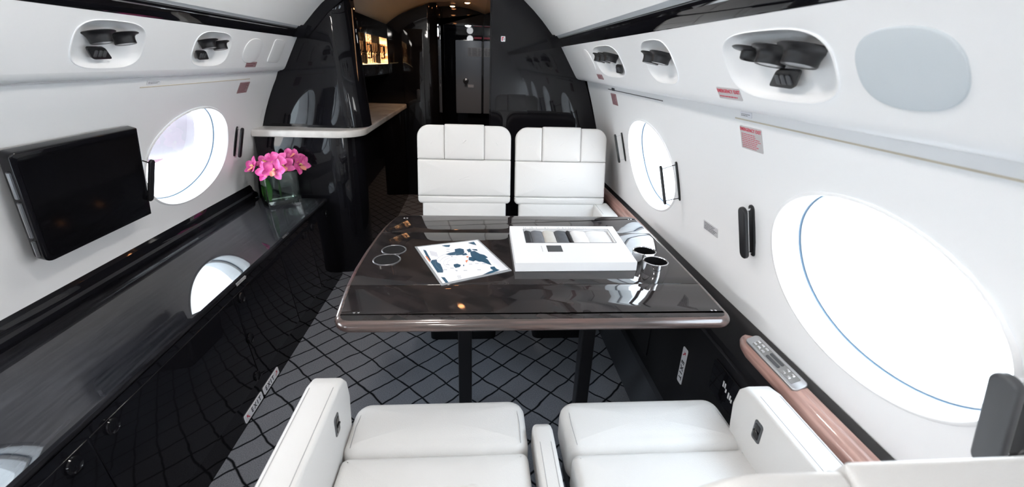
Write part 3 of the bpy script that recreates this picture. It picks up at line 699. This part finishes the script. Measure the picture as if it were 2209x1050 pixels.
for s0, s1, t0, t1 in ((ws-.004, we+.004, wt0-.008, wt0), (ws-.004, we+.004, wt1, wt1+.008), (ws-.005, ws, wt0, wt1), (we, we+.005, wt0, wt1)): bb(mb, s0, s1, t0, t1, z1, z1+.0005)
mb.build('window_border', DARKGREY, bx, smooth=False)
mb = MB()
for s in (.13, .145, .19, .205, .215, .25, .33, .335, .36, .45, .465, .50, .505, .53, .56, .575, .60, .64, .66, .70, .72): bb(mb, s, s+.003, .925, .975-random.random()*.02, z1, z1+.0004)
for t in (.28, .31, .34, .37, .40): bb(mb, .245, .249, t-.01, t+.008, z1, z1+.0004)
mb.build('grey_marks', mat('light_grey_print', (.3, .3, .31), .5), bx, smooth=False)
mb = MB(); bb(mb, .29, .42, .26, .42, z1, z1+.0006); mb.build('dark_label', mat('slate_label', (.055, .06, .065), .5), bx, smooth=False)
sw = [(.13, .19, (.02, .022, .028), 'black'), (.192, .30, (.13, .14, .16), 'mid grey'), (.302, .41, (.55, .54, .51), 'pale beige'), (.412, .525, (.07, .078, .09), 'slate grey'), (.527, .565, (.008, .008, .01), 'narrow black'), (.567, .71, (.80, .80, .81), 'white'), (.712, .925, (.76, .765, .78), 'wide white')]
for s0, s1, c, nm in sw:
    m = mat(nm.replace(' ', '_')+'_cloth', c, .6)
    mb = MB(); rs = []
    for i in range(9):
        s = s0+(s1-s0)*i/8; h = .007+.007*math.sin(math.pi*i/8)**.6
        rr = []
        for k in range(7):
            p = bl(s, wt0+.006+(wt1-wt0-.012)*k/6); rr.append((p.x, p.y, z0+.0125+h+.0012*math.sin(k*2.1+i*.9)))
        rr += [(q[0], q[1], z0+.0124) for q in reversed(rr)]
        rs.append(rr)
    mb.rings(rs); o = mb.build('fabric_swatch', m)
    tag(o, nm+' fabric swatch folded in the window of the white box', 'swatch', 'fabric swatches in the white box')
# laminated world map
mp = thing('map_sheet', 'laminated blue and white world map sheet lying on the table left of the box', 'map', (-.05, 1.45, .7105))
q = [onz(u, v, .7125) for u, v in ((953, 614), (1102, 582), (1031, 517), (896, 532))]
mb = MB(); n = 10; 
c = sum((Vector((p.x, p.y)) for p in q), Vector((0, 0)))/4
lam = [(c+(Vector((p.x, p.y))-c)*1.015) for p in q]
MB().slab([tuple(p) for p in lam], .003, .001, M=Matrix.Translation((0, 0, .7101))).build('laminate', mat('clear_laminate', (.30, .31, .33), .12), mp)
pa = [c+(Vector((p.x, p.y))-c)*.955 for p in q]
MB().slab([tuple(p) for p in pa], .0006, .0002, M=Matrix.Translation((0, 0, .7132))).build('paper', mat('map_paper', (.86, .87, .92), .35), mp)
def zm(a, b): return (880+a/8.075, 500+b/8.075)
shapes = [
 [(265, 310), (310, 320), (400, 480), (385, 530), (330, 440)], [(415, 490), (500, 480), (510, 525), (570, 560), (615, 670), (612, 708), (515, 708), (450, 610), (395, 525)],
 [(575, 785), (640, 790), (710, 880), (655, 885)], [(585, 240), (650, 228), (738, 225), (722, 262), (660, 260)], [(1045, 190), (1150, 172), (1195, 232), (1120, 215)],
 [(655, 390), (720, 365), (820, 345), (835, 400), (740, 408)], [(815, 300), (900, 285), (970, 300), (985, 360), (940, 400), (840, 408), (820, 350)],
 [(930, 390), (1010, 365), (1040, 400), (960, 410)], [(1020, 310), (1080, 290), (1110, 330), (1060, 360)], [(1110, 300), (1200, 300), (1215, 330), (1150, 320)],
 [(1080, 340), (1160, 330), (1250, 380), (1290, 420), (1230, 510), (1170, 490), (1100, 420)], [(1250, 380), (1330, 400), (1395, 445), (1330, 470), (1280, 440)],
 [(1060, 440), (1150, 430), (1190, 490), (1140, 515), (1060, 490)], [(1190, 500), (1290, 430), (1390, 480), (1460, 580), (1380, 555), (1290, 520), (1240, 520)],
 [(795, 565), (860, 552), (925, 575), (905, 610), (830, 628), (800, 600)], [(960, 570), (985, 575), (975, 600), (962, 595)], [(1435, 610), (1505, 600), (1540, 640), (1600, 665), (1520, 690), (1440, 640)],
 [(1300, 745), (1420, 690), (1500, 660), (1570, 680), (1440, 720)], [(740, 425), (780, 422), (770, 434)], [(820, 665), (870, 672), (850, 682)]]
mb = MB()
for s in shapes:
    P = [onz(*zm(a, b), .7140) for a, b in s]; mb.add([tuple(p) for p in P], [tuple(range(len(P)))])
for s in shapes: pass
mb.build('printed_land', mat('teal_print', (.012, .075, .14), .35), mp, smooth=False)
mb = MB()
for j, r in enumerate((60, 95, 130, 170)):
    pts = [zm(800+1.9*r*math.cos(R(a)), 540+r*math.sin(R(a))) for a in range(120, 300, 12)]
    P = [onz(u, v, .7139) for u, v in pts]; mb.tube(P, .0003, 4)
for k in range(9):
    a = (380+14*k, 330+3*k); P = [onz(*zm(a[0], a[1]), .7139), onz(*zm(a[0]+28, a[1]+80), .7139)]; mb.tube(P, .0004, 4)
for (a, b) in ((700, 300), (700, 340), (690, 570), (650, 660), (890, 770), (900, 800), (1000, 670), (1090, 560), (1200, 550), (1320, 552), (770, 630), (1240, 660)):
    P = onz(*zm(a, b), .7139); mb.box(P.x-.006, P.x+.006, P.y-.0015, P.y+.0015, .7138, .7141)
mb.build('printed_lines', mat('grey_print', (.35, .36, .42), .5), mp, smooth=False)
mb = MB()
for pts in ([(300, 420), (330, 425), (390, 510), (375, 520)], [(1010, 430), (1060, 420), (1040, 450)], [(1000, 500), (1050, 485), (1020, 540)]):
    P = [onz(*zm(a, b), .7143) for a, b in pts]; mb.add([tuple(p) for p in P], [tuple(range(len(P)))])
mb.build('orange_print', mat('orange_print', (.8, .22, .08), .4), mp, smooth=False)

# ------------------------------------------------------------------ seats
SEAM = mat('seat_stitching', (.30, .30, .31), .7)
def V(*a): return Vector(a)
def make_seat(x, yo, rz, label, top_z, lean, arms, group=None, wc=.47):
    """local: front is +Y, cushion from y=0 to .46"""
    t = thing('cabin_seat', label, 'seat', (x, yo, 0), rz, 'white leather club seats')
    W = wm(t)
    def B(): return MB()
    def bd(mb, nm, m, **k): mb.v = [W @ p for p in mb.v]; return mb.build(nm, m, t, **k)
    MZ = lambda z: Matrix.Translation((0, 0, z))
    bd(B().slab(rrect(-.17, .17, -.02, .36, .03), .28, .01, M=MZ(.001)), 'pedestal', MATTE_BLACK)
    bd(B().slab(rrect(-wc/2+.01, wc/2-.01, -.05, .42, .03), .06, .01, M=MZ(.281)), 'seat_pan', SATIN_BLACK)
    # seat cushion: front roll and rear pad
    bd(B().slab(rrect(-wc/2, wc/2, .292, .480, (.035, .045, .045, .035)), .118, .034, .010, M=MZ(.342), back_r=.02), 'front_cushion', LEATHER)
    bd(B().slab(rrect(-wc/2+.004, wc/2-.004, -.04, .296, (.02, .02, .02, .02)), .108, .022, .012, M=MZ(.342), back_r=.02), 'seat_cushion', LEATHER)
    for s in (-1, 1):
        mb = B(); mb.tube([(s*(wc/2-.022), .31, .4590), (s*(wc/2-.020), .38, .4597), (s*(wc/2-.024), .44, .4565), (s*(wc/2-.03), .462, .447)], .0008, 6)
        bd(mb, 'cushion_seam', SEAM)
    # back frame
    z0 = .44; hgt = top_z-z0; up = V(0, -lean, hgt).normalized(); Lb = V(0, -lean, hgt).length; n = V(0, up.z, -up.y); u = V(-1, 0, 0)
    # u x up = n must hold: (-1,0,0) x (0,uy,uz) = (0, uz, -uy)
    Mb = frame(V(0, -.01, z0), u, up, n)
    zz = lambda z: (z-z0)/hgt*Lb*1.0
    h1, h2, h3 = zz(top_z-.415), zz(top_z-.375), zz(top_z-.180)
    D = Mb @ Matrix.Translation((0, 0, -.105))
    bd(B().slab(rrect(-.25, .25, h1-.0, Lb-.012, (.02, .065, .065, .02)), .07, .012, M=D, back_r=.02), 'backrest_shell', LEATHER)
    bd(B().slab(rrect(-.225, .225, -.04, h1+.01, .01), .06, .01, M=D, back_r=.01), 'lumbar_shell', LEATHER)
    Fm = Mb @ Matrix.Translation((0, 0, -.05))
    bd(B().slab(rrect(-.232, .232, -.04, h1+.012, .012), .045, .016, .004, M=Fm), 'lower_back_cushion', LEATHER)
    bd(B().slab(rrect(-.256, .256, h1, h2-.0005, (.022, .004, .004, .022)), .050, .012, .002, M=Fm), 'lumbar_roll', LEATHER)
    bd(B().slab(rrect(-.256, .256, h2, h3-.0005, .006), .050, .012, .006, M=Fm), 'back_cushion', LEATHER)
    for a, b, rr in ((-.256, -.1085, (.006, .006, .065, .006)), (.1085, .256, (.006, .065, .006, .006))):
        bd(B().slab(rrect(a, b, h3, Lb-.001, rr), .050, .011, .004, M=Fm), 'headrest_wing', LEATHER)
    bd(B().slab(rrect(-.108, .108, h3, Lb+.004, .007), .056, .012, .006, M=Fm), 'headrest', LEATHER)
    # armrests: (side, inner x, thickness, y front, top z, low z, latch)
    for (xa, xb, yf, yr, zt, zb, latch) in arms:
        poly = [(yr, zb), (yf-.06, zb), (yf-.015, zb+.02), (yf+.002, zt-.085), (yf-.008, zt-.035), (yf-.03, zt-.010), (yf-.07, zt), (yr, zt)]
        if zt-zb < .12: poly = [(yr, zb), (yf, zb), (yf, zt-.03), (yf-.008, zt-.01), (yf-.03, zt), (yr, zt)]
        A = frame(V(xa, 0, 0), V(0, 1, 0), V(0, 0, 1), V(1, 0, 0))
        arm = bd(B().slab([(a, b) for a, b in poly], xb-xa, .012, M=A, back_r=.012), 'armrest', LEATHER, angle=50)
        mb = B()
        for xs in (xa+.012, xb-.012):
            mb.tube([(xs, yr+.02, zt+.0002), (xs, yf-.08, zt+.0002), (xs, yf-.035, zt-.012+.001), (xs, yf-.012, zt-.04)], .0008, 6)
        mb.v = [W @ p for p in mb.v]; mb.build('stitching', SEAM, arm)
        if latch:
            s, yl, zl = latch; xf = xb if s > 0 else xa
            Ml = frame(V(xf-s*.004, yl, zl), V(0, 1, 0)*s, V(0, 0, 1), V(s, 0, 0)); Ml.translation = V(xf-s*.003, yl, zl)
            l = B().slab(rrect(-.016, .016, -.028, .028, .008), .005, .002, M=Ml); l.v = [W @ p for p in l.v]; lo = l.build('latch_plate', DARKGREY, arm)
            l = B().slab(rrect(-.010, .010, -.020, .020, .004), .0062, .001, M=Ml).box(-.009, .009, -.002, .002, .006, .009, Ml); l.v = [W @ p for p in l.v]; l.build('latch', BLACK, arm)
    return t
# near pair, seen from behind the backrests; far pair faces the camera
make_seat(-.10, .557, 0, 'near left white leather seat with a tall left armrest, in front of the table', .978, .235,
          [(-.312, -.232, .420, -.20, .62, .40, (1, .300, .545))])
make_seat(.470, .545, 0, 'near right white leather seat with a tall right armrest, beside the ledge', 1.000, .232,
          [(.212, .286, .365, -.20, .62, .40, (-1, .250, .545)), (-.322, -.270, .385, -.10, .475, .38, None)])
make_seat(-.070, 2.37, math.pi, 'far left white leather seat facing the camera behind the table', 1.035, .13, [])
make_seat(.468, 2.37, math.pi, 'far right white leather seat facing the camera, next to the right wall', 1.032, .13,
          [(-.285, -.195, .20, -.08, .62, .45, None)])

# ------------------------------------------------------------------ wall monitor
mt = thing('wall_monitor', 'black flat monitor on a swing arm in front of the left wall', 'monitor', (-1.3, 1.6, .92))
up = V(.09, 0, .32).normalized(); u = V(0, 1, 0); nrm = u.cross(up)      # faces the cabin (+x)
F = [(1.284, 1.093), (1.742, 1.097), (1.853, .741), (1.356, .738)]
o0 = V(-1.219, 0, 1.093)
def mon(y, z): return (y, (z-1.093)/up.z)     # local (u, v)
Mm = frame(o0, u, up, nrm)
tl, tr, br, blc = mon(1.262, 1.095), mon(1.742, 1.097), mon(1.835, .741), mon(1.356, .738)
def rpoly(P, rads):
    out = []
    for i, p in enumerate(P):
        a, b, c = Vector(P[i-1]), Vector(p), Vector(P[(i+1) % len(P)]); r = rads[i]
        d1 = (a-b).normalized()*r; d2 = (c-b).normalized()*r
        out += [tuple(b+d1*(1-t)**2+d2*t**2) for t in (0, .2, .4, .6, .8, 1)]
    return out
body = rpoly([blc, br, tr, tl], (.03, .004, .004, .02))
MB().slab(body, .036, .006, M=Mm@Matrix.Translation((0, 0, -.036)), back_r=.008).build('monitor_body', BLACK, mt)
cx = sum(p[0] for p in body)/len(body); cyy = sum(p[1] for p in body)/len(body)
MB().slab([(cx+(a-cx)*.94, cyy+(b-cyy)*.92) for a, b in body], .0012, .0004, M=Mm).build('screen', SCREEN, mt)
e0 = Vector(tl); e1 = Vector(blc); 
for f0, f1 in ((.16, .38), (.42, .74), (.78, .93)):
    a = e0.lerp(e1, f0); b = e0.lerp(e1, f1)
    MB().tube([Mm@V(a.x-.001, a.y, -.017), Mm@V(b.x-.001, b.y, -.017)], .0055, 8).build('side_strip', SILVER, mt)
MB().tube([Mm@V(1.50, -.16, -.037), Mm@V(1.50, -.16, -.075)], .03, 16).build('swing_arm', BLACK, mt)

# ------------------------------------------------------------------ window shade handles
def handle(S, sg, cy, cz, hz, label, scale=1.0, dy=0.0, lean=0.0, proud=.055):
    t = thing('pull_handle', label, 'handle', S(cy, cz)); Sx = S
    nrm = (S(cy, cz, -1)-S(cy, cz, 0)).normalized(); upv = (S(cy, cz+.03)-S(cy, cz-.03)).normalized(); u = upv.cross(nrm)
    M = frame(S(cy, cz, 0), u, upv, nrm)
    wd = .018*scale
    MB().slab(rrect(-wd*.7, wd*.7, -hz, hz, wd*.65), .006, .002, M=M).build('base_plate', SATIN_BLACK, t)
    for k in (-1, 1):
        MB().tube([M@V(0, k*hz*.86, .004), M@V(dy*.5, k*hz*.84, proud*.5), M@V(dy, k*hz*.82, proud)], .0032*scale, 8).build('arm', CHROME if proud < .05 else SATIN_BLACK, t)
    MB().slab(rrect(-wd, wd, -hz, hz, wd*.95), .013*scale, .005*scale, M=M@Matrix.Translation((dy, 0, proud)), back_r=.004*scale).build('grip', DARKGREY if scale > 1.1 else SATIN_BLACK, t)  # lighter grey on the near grip stands in for light falling on it
    return t
SR, SL = wallS('R'), wallS('L')
handle(SR, 1, 1.150, .935, .080, 'dark pull handle on the right wall just beyond the nearest large window', .95, proud=.022)
handle(SR, 1, 1.66, .95, .080, 'black pull handle on the right wall overlapping the near edge of the far window', .55, proud=.060)
handle(SR, 1, 2.36, .96, .078, 'small black pull handle on the right wall beside the far seat headrest', .65, proud=.034)
handle(SR, 1, .447, .915, .088, 'large blurred pull handle lightened to grey as if lit, at the right edge of the picture', 1.11, proud=.045)
handle(SL, -1, 1.81, .905, .086, 'black pull handle on the left wall between the monitor and the window', .8, proud=.065)
handle(SL, -1, 2.615, .905, .085, 'black pull handle on the left wall beyond the window, near the galley', .8, proud=.026)
handle(SL, -1, 1.40, .905, .085, 'black pull handle on the left wall hidden behind the monitor', 1.0, proud=.03)

# ------------------------------------------------------------------ overhead service panels: nozzles, lamps, buttons
def service_panel(side, cy, ct, hy, ht, items, grille, label, n=3.2):
    S = panelS(side); sg = 1 if side == 'R' else -1
    t = thing('service_panel', label, 'overhead panel', S(cy, ct), group='overhead air and light panels')
    dish(S, cy, ct, hy, ht, n, [(1.03, -.0005), (1.015, -.002), (1.0, -.0015), (.98, .002), (.90, .011), (.78, .017), (.55, .020), (.25, .021), (.02, .021)], cap=True).build('recess', WHITE, t, angle=70)
    for k, (y, tt, r, kind) in enumerate(items):
        c = S(y, tt+.02, .006); r *= .97; ax = (V(-sg*.20, 0, -1)).normalized(); u = V(0, 1, 0); v = ax.cross(u)
        M = frame(c, u, v, ax)
        if kind == 'small':
            MB().lathe([(r*.96, -.003), (r*1.02, -.001), (r*.95, .001), (r*.5, .004), (r*.45, .017), (r*.40, .019), (r*.33, .017), (r*.3, .010)], 32, M).build('air_nozzle', SATIN_BLACK, t)
        else:
            g = MB().lathe([(r*.96, -.003), (r*1.03, -.001), (r*1.0, .001), (r*.80, .004), (r*.70, .009), (r*.66, .016), (r*.66, .026), (r*.63, .028), (r*.57, .027)], 40, M).build('reading_light', SATIN_BLACK, t)
            MB().lathe([(r*.57, .0265), (r*.4, .0275), (r*.05, .028)], 32, M, cap0=False).build('lens', LENSGREY, g)
    if grille:
        y, tt = grille; c = S(y, tt, .006); upv = (S(y, .8)-S(y, .2)).normalized(); nrm = (S(y, .5, -1)-S(y, .5)).normalized(); u = upv.cross(nrm)
        # tip the button block so it faces the seats
        M = frame(c, u, upv, nrm)
        sk = .012
        q = [(-.046-sk, -.018), (.030-sk, -.021), (.042+sk, .017), (-.026+sk, .019)]
        q = rpoly(q, (.012,)*4)
        if sg < 0: q = [(-a, b) for a, b in reversed(q)]
        b = MB().slab(q, .006, .002, M=M).build('button_block', SATIN_BLACK, t)
        for k in (-1, 0, 1): MB().slab(rrect(k*.017-.006, k*.017+.006, -.011, .009, .003), .003, .001, M=M@Matrix.Translation((0, 0, .0055))).build('button', DARKGREY, b)
    return t
service_panel('R', *PSU['R'][0], [(.945, .60, .040, 'small'), (.868, .60, .043, 'big'), (.785, .60, .046, 'big')], (.860, .33), 'large white overhead recess with three black nozzles and buttons, at upper right')
service_panel('R', *PSU['R'][1], [(1.495, .60, .040, 'big'), (1.415, .60, .040, 'big')], None, 'white overhead recess on the right with only two black lights')
service_panel('R', *PSU['R'][2], [(2.13, .62, .040, 'big'), (2.04, .62, .040, 'big'), (1.955, .62, .040, 'big')], (1.93, .33), 'farthest white overhead recess on the right with three black nozzles close together')
service_panel('L', *PSU['L'][1], [(1.495, .62, .044, 'big'), (1.59, .62, .044, 'big')], (1.515, .32), 'white overhead recess at upper left with two black lights, nearer one')
service_panel('L', *PSU['L'][2], [(2.055, .62, .042, 'big'), (2.145, .60, .042, 'big')], (2.05, .32), 'white overhead recess at upper left with two black lights, farther one')
service_panel('L', *PSU['L'][0], [(-.4, .62, .044, 'big'), (-.30, .62, .044, 'big')], (-.35, .25), 'white overhead recess at the left beside the camera')
def cover(side, cy, ct, hy, ht, n, m, label, nm='oval_cover'):
    S = panelS(side)
    mb = dish(S, cy, ct, hy, ht, n, [(1.0, .001), (1.0, -.0015), (.985, -.003), (.96, -.0035), (.4, -.0035)], cap=True)
    return tag(mb.build(nm, m, angle=60), label, 'cover')
cover('R', .592, .46, .082, .31, 2.5, SOFTGREY, 'large pale grey oval speaker cover on the overhead panel at upper right')
cover('R', 2.37, .50, .07, .34, 2.4, WHITE, 'faint white oval cover on the right overhead panel near the black bulkhead')
cover('L', 2.46, .48, .09, .34, 2.4, WHITE, 'faint white oval cover on the left overhead panel past the two recesses')
cover('L', 2.74, .50, .075, .36, 9, WHITE, 'square white access cover on the left overhead panel next to the galley', 'access_cover')

# ------------------------------------------------------------------ placards on the walls
def surfM(S, y, t, sg):
    nrm = (S(y, t, -1)-S(y, t, 0)).normalized(); e = .01
    upv = (S(y, t+e)-S(y, t-e)).normalized(); u = upv.cross(nrm); return frame(S(y, t, -.0003), u, upv, nrm)
def placard(name, S, sg, y, t, w_, h_, bgm, ink, head, lines, label, M=None):
    M = M or surfM(S, y, t, sg)
    o = thing(name, label, 'placard', M.to_translation())
    MB().slab(rrect(-w_/2, w_/2, -h_/2, h_/2, .003), .0012, .0004, M=M).build('placard_plate', bgm, o)
    top = h_/2-.004
    if head:
        sz = min(.013, w_/8.2, h_*.55); text_mb(head, sz, M@Matrix.Translation((0, (h_/2-sz*.7) if lines else 0, .0013)), bold=True).build('lettering', ink, o, smooth=False); top -= sz*1.15
    if lines:
        mb = MB(); rnd = random.Random(name+label); pitch = (top+h_/2-.003)/lines
        for i in range(lines):
            zc = top-pitch*(i+.5); x = -w_/2+.006; xe = w_/2-.006-rnd.random()*w_*.25
            while x < xe:
                l = rnd.uniform(.004, .011); mb.box(x, min(x+l, xe), zc-pitch*.17, zc+pitch*.17, .0012, .0016, M); x += l+.0022
        mb.build('small_print', ink, o, smooth=False)
    return o
PSR, PSL = panelS('R'), panelS('L')
DARKRED = mat('faded_red_placard', (.34, .22, .235), .5)
DRINK = mat('dark_red_print', (.16, .03, .045), .5)
def lipM(side, y, x, z, nx, nz):
    nrm = V(nx, 0, nz).normalized(); sg = 1 if side == 'R' else -1
    u = V(0, -sg, 0); return frame(V(x, y, z), u, nrm.cross(u), nrm)
placard('emergency_placard', PSR, 1, 1.09, .05, .105, .030, PLAC_GREY, RED, 'EMERGENCY EXIT', 1, 'grey placard with red EMERGENCY EXIT lettering on the edge of the right overhead panel', M=surfM(PSR, 1.085, .085, 1))
placard('latch_placard', SR, 1, 1.146, 1.2535, .052, .014, PLAC_WHITE, INK, None, 2, 'tiny white placard with dark print above the red text placard at right')
placard('instruction_placard', SR, 1, 1.130, 1.195, .098, .062, PLAC_GREY, RED, 'EMERGENCY EXIT', 8, 'grey placard filled with red instructions on the right wall, upper left of the large window')
placard('data_placard', SR, 1, 1.405, .848, .100, .034, mat('pale_print_ground', (.55, .55, .57), .5), INK, None, 5, 'small grey placard with black print on the right wall above the table')
placard('instruction_placard', SR, 1, 2.385, 1.198, .095, .060, DARKRED, DRINK, None, 8, 'dark red print placard on the right wall beside the far window')
placard('emergency_placard', PSR, 1, 2.30, .05, .10, .026, DARKRED, DRINK, None, 2, 'small red placard on the edge of the right overhead panel near the bulkhead', M=surfM(PSR, 2.30, .085, 1))
placard('latch_placard', SR, 1, 2.37, 1.247, .05, .014, DARKGREY, INK, None, 0, 'tiny black placard between the two far red placards on the right wall')
placard('instruction_placard', SL, -1, 2.57, 1.192, .105, .062, DARKRED, DRINK, None, 8, 'dark red print placard on the left wall beside the galley')
placard('emergency_placard', PSL, -1, 2.50, .05, .11, .028, DARKRED, DRINK, None, 2, 'small dark red placard on the edge of the left overhead panel', M=surfM(PSL, 2.50, .085, -1))
placard('latch_placard', SL, -1, 1.845, 1.2485, .075, .016, PLAC_WHITE, INK, None, 2, 'tiny white placard with dark print on the left wall above the monitor')

# ------------------------------------------------------------------ vase with orchids
va = thing('glass_vase', 'square clear glass vase on the left credenza', 'vase', (-1.165, 2.69, .5295), R(41))
VW = wm(va)
def vbox(hx, hy, z): return [(x, y, z) for x, y in rrect(-hx, hx, -hy, hy, .006, 4)]
hx, hy, hz = .095, .042, .19
mb = MB(); mb.rings([vbox(hx, hy, .0008), vbox(hx, hy, hz), vbox(hx-.006, hy-.006, hz), vbox(hx-.006, hy-.006, .026)], M=VW)
mb.build('vase_glass', GLASS, va, angle=30)
for k, (x, y, rt, ln) in enumerate(((-.078, .0, .12, .15), (-.074, -.015, -.1, .14), (-.060, .018, .2, .13), (.0, .02, .9, .12), (-.082, .022, .0, .12))):
    mb = MB(); rs = []
    for i in range(8):
        f = i/7; wd = .018*math.sin(math.pi*min(1, f*.85+.12)); z = .029+ln*f
        rs.append([(x-wd*math.cos(rt), y-wd*math.sin(rt), z), (x, y+.003, z), (x+wd*math.cos(rt), y+wd*math.sin(rt), z), (x, y+.0045, z)])
    lf = MB().rings(rs, M=VW).build('orchid_leaf', GREEN)
    tag(lf, 'broad green orchid leaf standing in the left end of the glass vase' if k != 3 else 'green orchid leaf standing in the middle of the glass vase', 'leaf', 'orchid leaves in the vase' if k != 3 else None)
PETAL = mat('pink_petal', (.80, .12, .42), .45, spec=.3)
n, r = noise_mix(PETAL, 22, (.50, .035, .22), (.80, .20, .46), (1, 1, 1), 4, .35, .7); lk(PETAL, r.outputs[0], bsdf(PETAL).inputs['Base Color'])
bsdf(PETAL).inputs['Subsurface Weight'].default_value = .15; bsdf(PETAL).inputs['Subsurface Radius'].default_value = (.01, .004, .006)
LIPM = mat('orchid_lip', (.75, .30, .22), .4); YEL = mat('orchid_centre', (.75, .55, .25), .5)
def petal(M, ln, wd, cup):
    rs = []
    for i in range(9):
        f = i/8; wv = wd*math.sin(math.pi*(.08+.90*f))**.75*(1.05 if f < .5 else 1); z = cup*(f**1.7)*ln; y = ln*f
        top = []; bot = []
        for j in range(7):
            g = j/6*2-1; zz = z+abs(g)**2*wd*.28*(1-.3*f)+.0025*math.sin(7*f+3*g); top.append((g*wv, y, zz)); bot.append((g*wv, y, zz-.0012))
        rs.append(top+list(reversed(bot)))
    return MB().rings(rs, M=M)
bl0 = thing('orchid_bloom', 'x', 'flower', (0, 0, 0), group='pink orchid blooms in the vase')
for k, (a, ln, wd) in enumerate(((90, .058, .021), (18, .054, .025), (162, .054, .025), (-38, .056, .020), (-142, .056, .020))):
    petal(Matrix.Rotation(R(a-90), 4, 'Z')@Matrix.Translation((0, .006, 0)), ln, wd, .35 if k else .2).build('petal', PETAL, bl0, angle=80)
petal(Matrix.Rotation(R(180), 4, 'Z')@Matrix.Translation((0, .004, .008)), .034, .015, .55).build('lip', LIPM, bl0, angle=80)
MB().tube([(0, 0, .0), (0, .004, .014), (0, -.002, .024)], [.005, .006, .003], 10).build('column', YEL, bl0)
MB().tube([(0, 0, -.002), (.003, -.006, -.03), (.004, -.014, -.075)], [.0035, .0025, .002], 8).build('flower_stem', GREEN, bl0)
# (pixel u, v, distance along y, yaw, tilt, roll)
blooms = [(549, 354, 2.62, -40, 62, 10, 'leftmost bloom, closest to the white wall'), (578, 365, 2.57, -10, 68, 30, 'low one over its left corner'), (594, 362, 2.56, 10, 72, -20, 'front centre bloom'),
          (574, 345, 2.66, -20, 40, 60, 'upper bloom left of the centre'), (602, 343, 2.64, 5, 50, -40, 'bloom just above the open front one'), (614, 354, 2.63, 20, 62, 15, 'bloom right of the centre, above the vase rim'),
          (626, 333, 2.74, 15, 30, 80, 'topmost bloom at the back'), (638, 338, 2.74, 45, 55, -15, 'upper right bloom'), (648, 350, 2.73, 60, 80, 20, 'rightmost bloom with a drooping petal')]
for i, (u, v, y, yaw, tilt, roll, lb) in enumerate(blooms):
    o = bl0 if i == 0 else dup(bl0)
    o.location = ony(u-2, v+5, y); o.rotation_euler = (Matrix.Rotation(R(yaw), 3, 'Z')@Matrix.Rotation(R(tilt), 3, 'X')@Matrix.Rotation(R(roll), 3, 'Z')).to_euler()
    o['label'] = 'pink orchid bloom in the glass vase, '+lb
    o.scale = (.92+.05*(i % 3),)*3

# ------------------------------------------------------------------ outside the windows (aircraft and hangar colours darkened to offset the glaring daylight)
struct('floor_apron', MB().box(-90, 90, -60, 120, -1.55, -1.5), mat('concrete_apron', (.74, .74, .72), .9), smooth=False)
def outside(u, v, d):   # a point d metres along the ray of a pixel
    r = ray(u, v).normalized(); return V(0, 0, H)+r*d
c = onz(350, 300, -1.5)
bl_ = thing('parked_aircraft', 'white and pink rounded aircraft nose seen through the left window', 'aircraft', (c.x-3, c.y+3, -1.5))
cc = outside(345, 318, 9.5)
rs = []
for k in range(14):
    f = k/13; rad = 1.15*math.sqrt(max(0.0, 1-(1-min(1, f*2.2))**2))*.60+.01; rs.append([(cc.x+.9-3.8*f, cc.y+rad*math.cos(2*math.pi*j/28)+.6*f, cc.z+.42+rad*math.sin(2*math.pi*j/28)) for j in range(28)])
MB().rings(rs).build('fuselage', mat('darkened_rose_paint', (.085, .07, .08), .4), bl_)
rs = [[(cc.x-.25-.5*f, cc.y+.72*math.cos(2*math.pi*j/28)+.2, cc.z+.42+.72*math.sin(2*math.pi*j/28)) for j in range(28)] for f in (0, 1)]
MB().rings(rs).build('pink_band', mat('darkened_pink_paint', (.09, .022, .045), .4), bl_)
MB().tube([(cc.x-1.2, cc.y+.2, cc.z-.5), (cc.x-1.2, cc.y+.2, -1.49)], .09, 10).build('landing_gear', DARKGREY, bl_)
hg = outside(432, 262, 40); 
hb = thing('hangar_building', 'blue grey hangar block far beyond the left window', 'building', (hg.x, hg.y, -1.5))
MB().box(hg.x-6, hg.x+1.2, hg.y-3.5, hg.y+4, -1.5, 1.2).build('hangar_wall', mat('darkened_blue_cladding', (.012, .042, .062), .6), hb, smooth=False)
MB().box(hg.x-6.2, hg.x+1.4, hg.y-3.7, hg.y+4.2, 1.2, 1.5).build('hangar_roof', mat('roof_sheet', (.05, .052, .06), .6), hb, smooth=False)
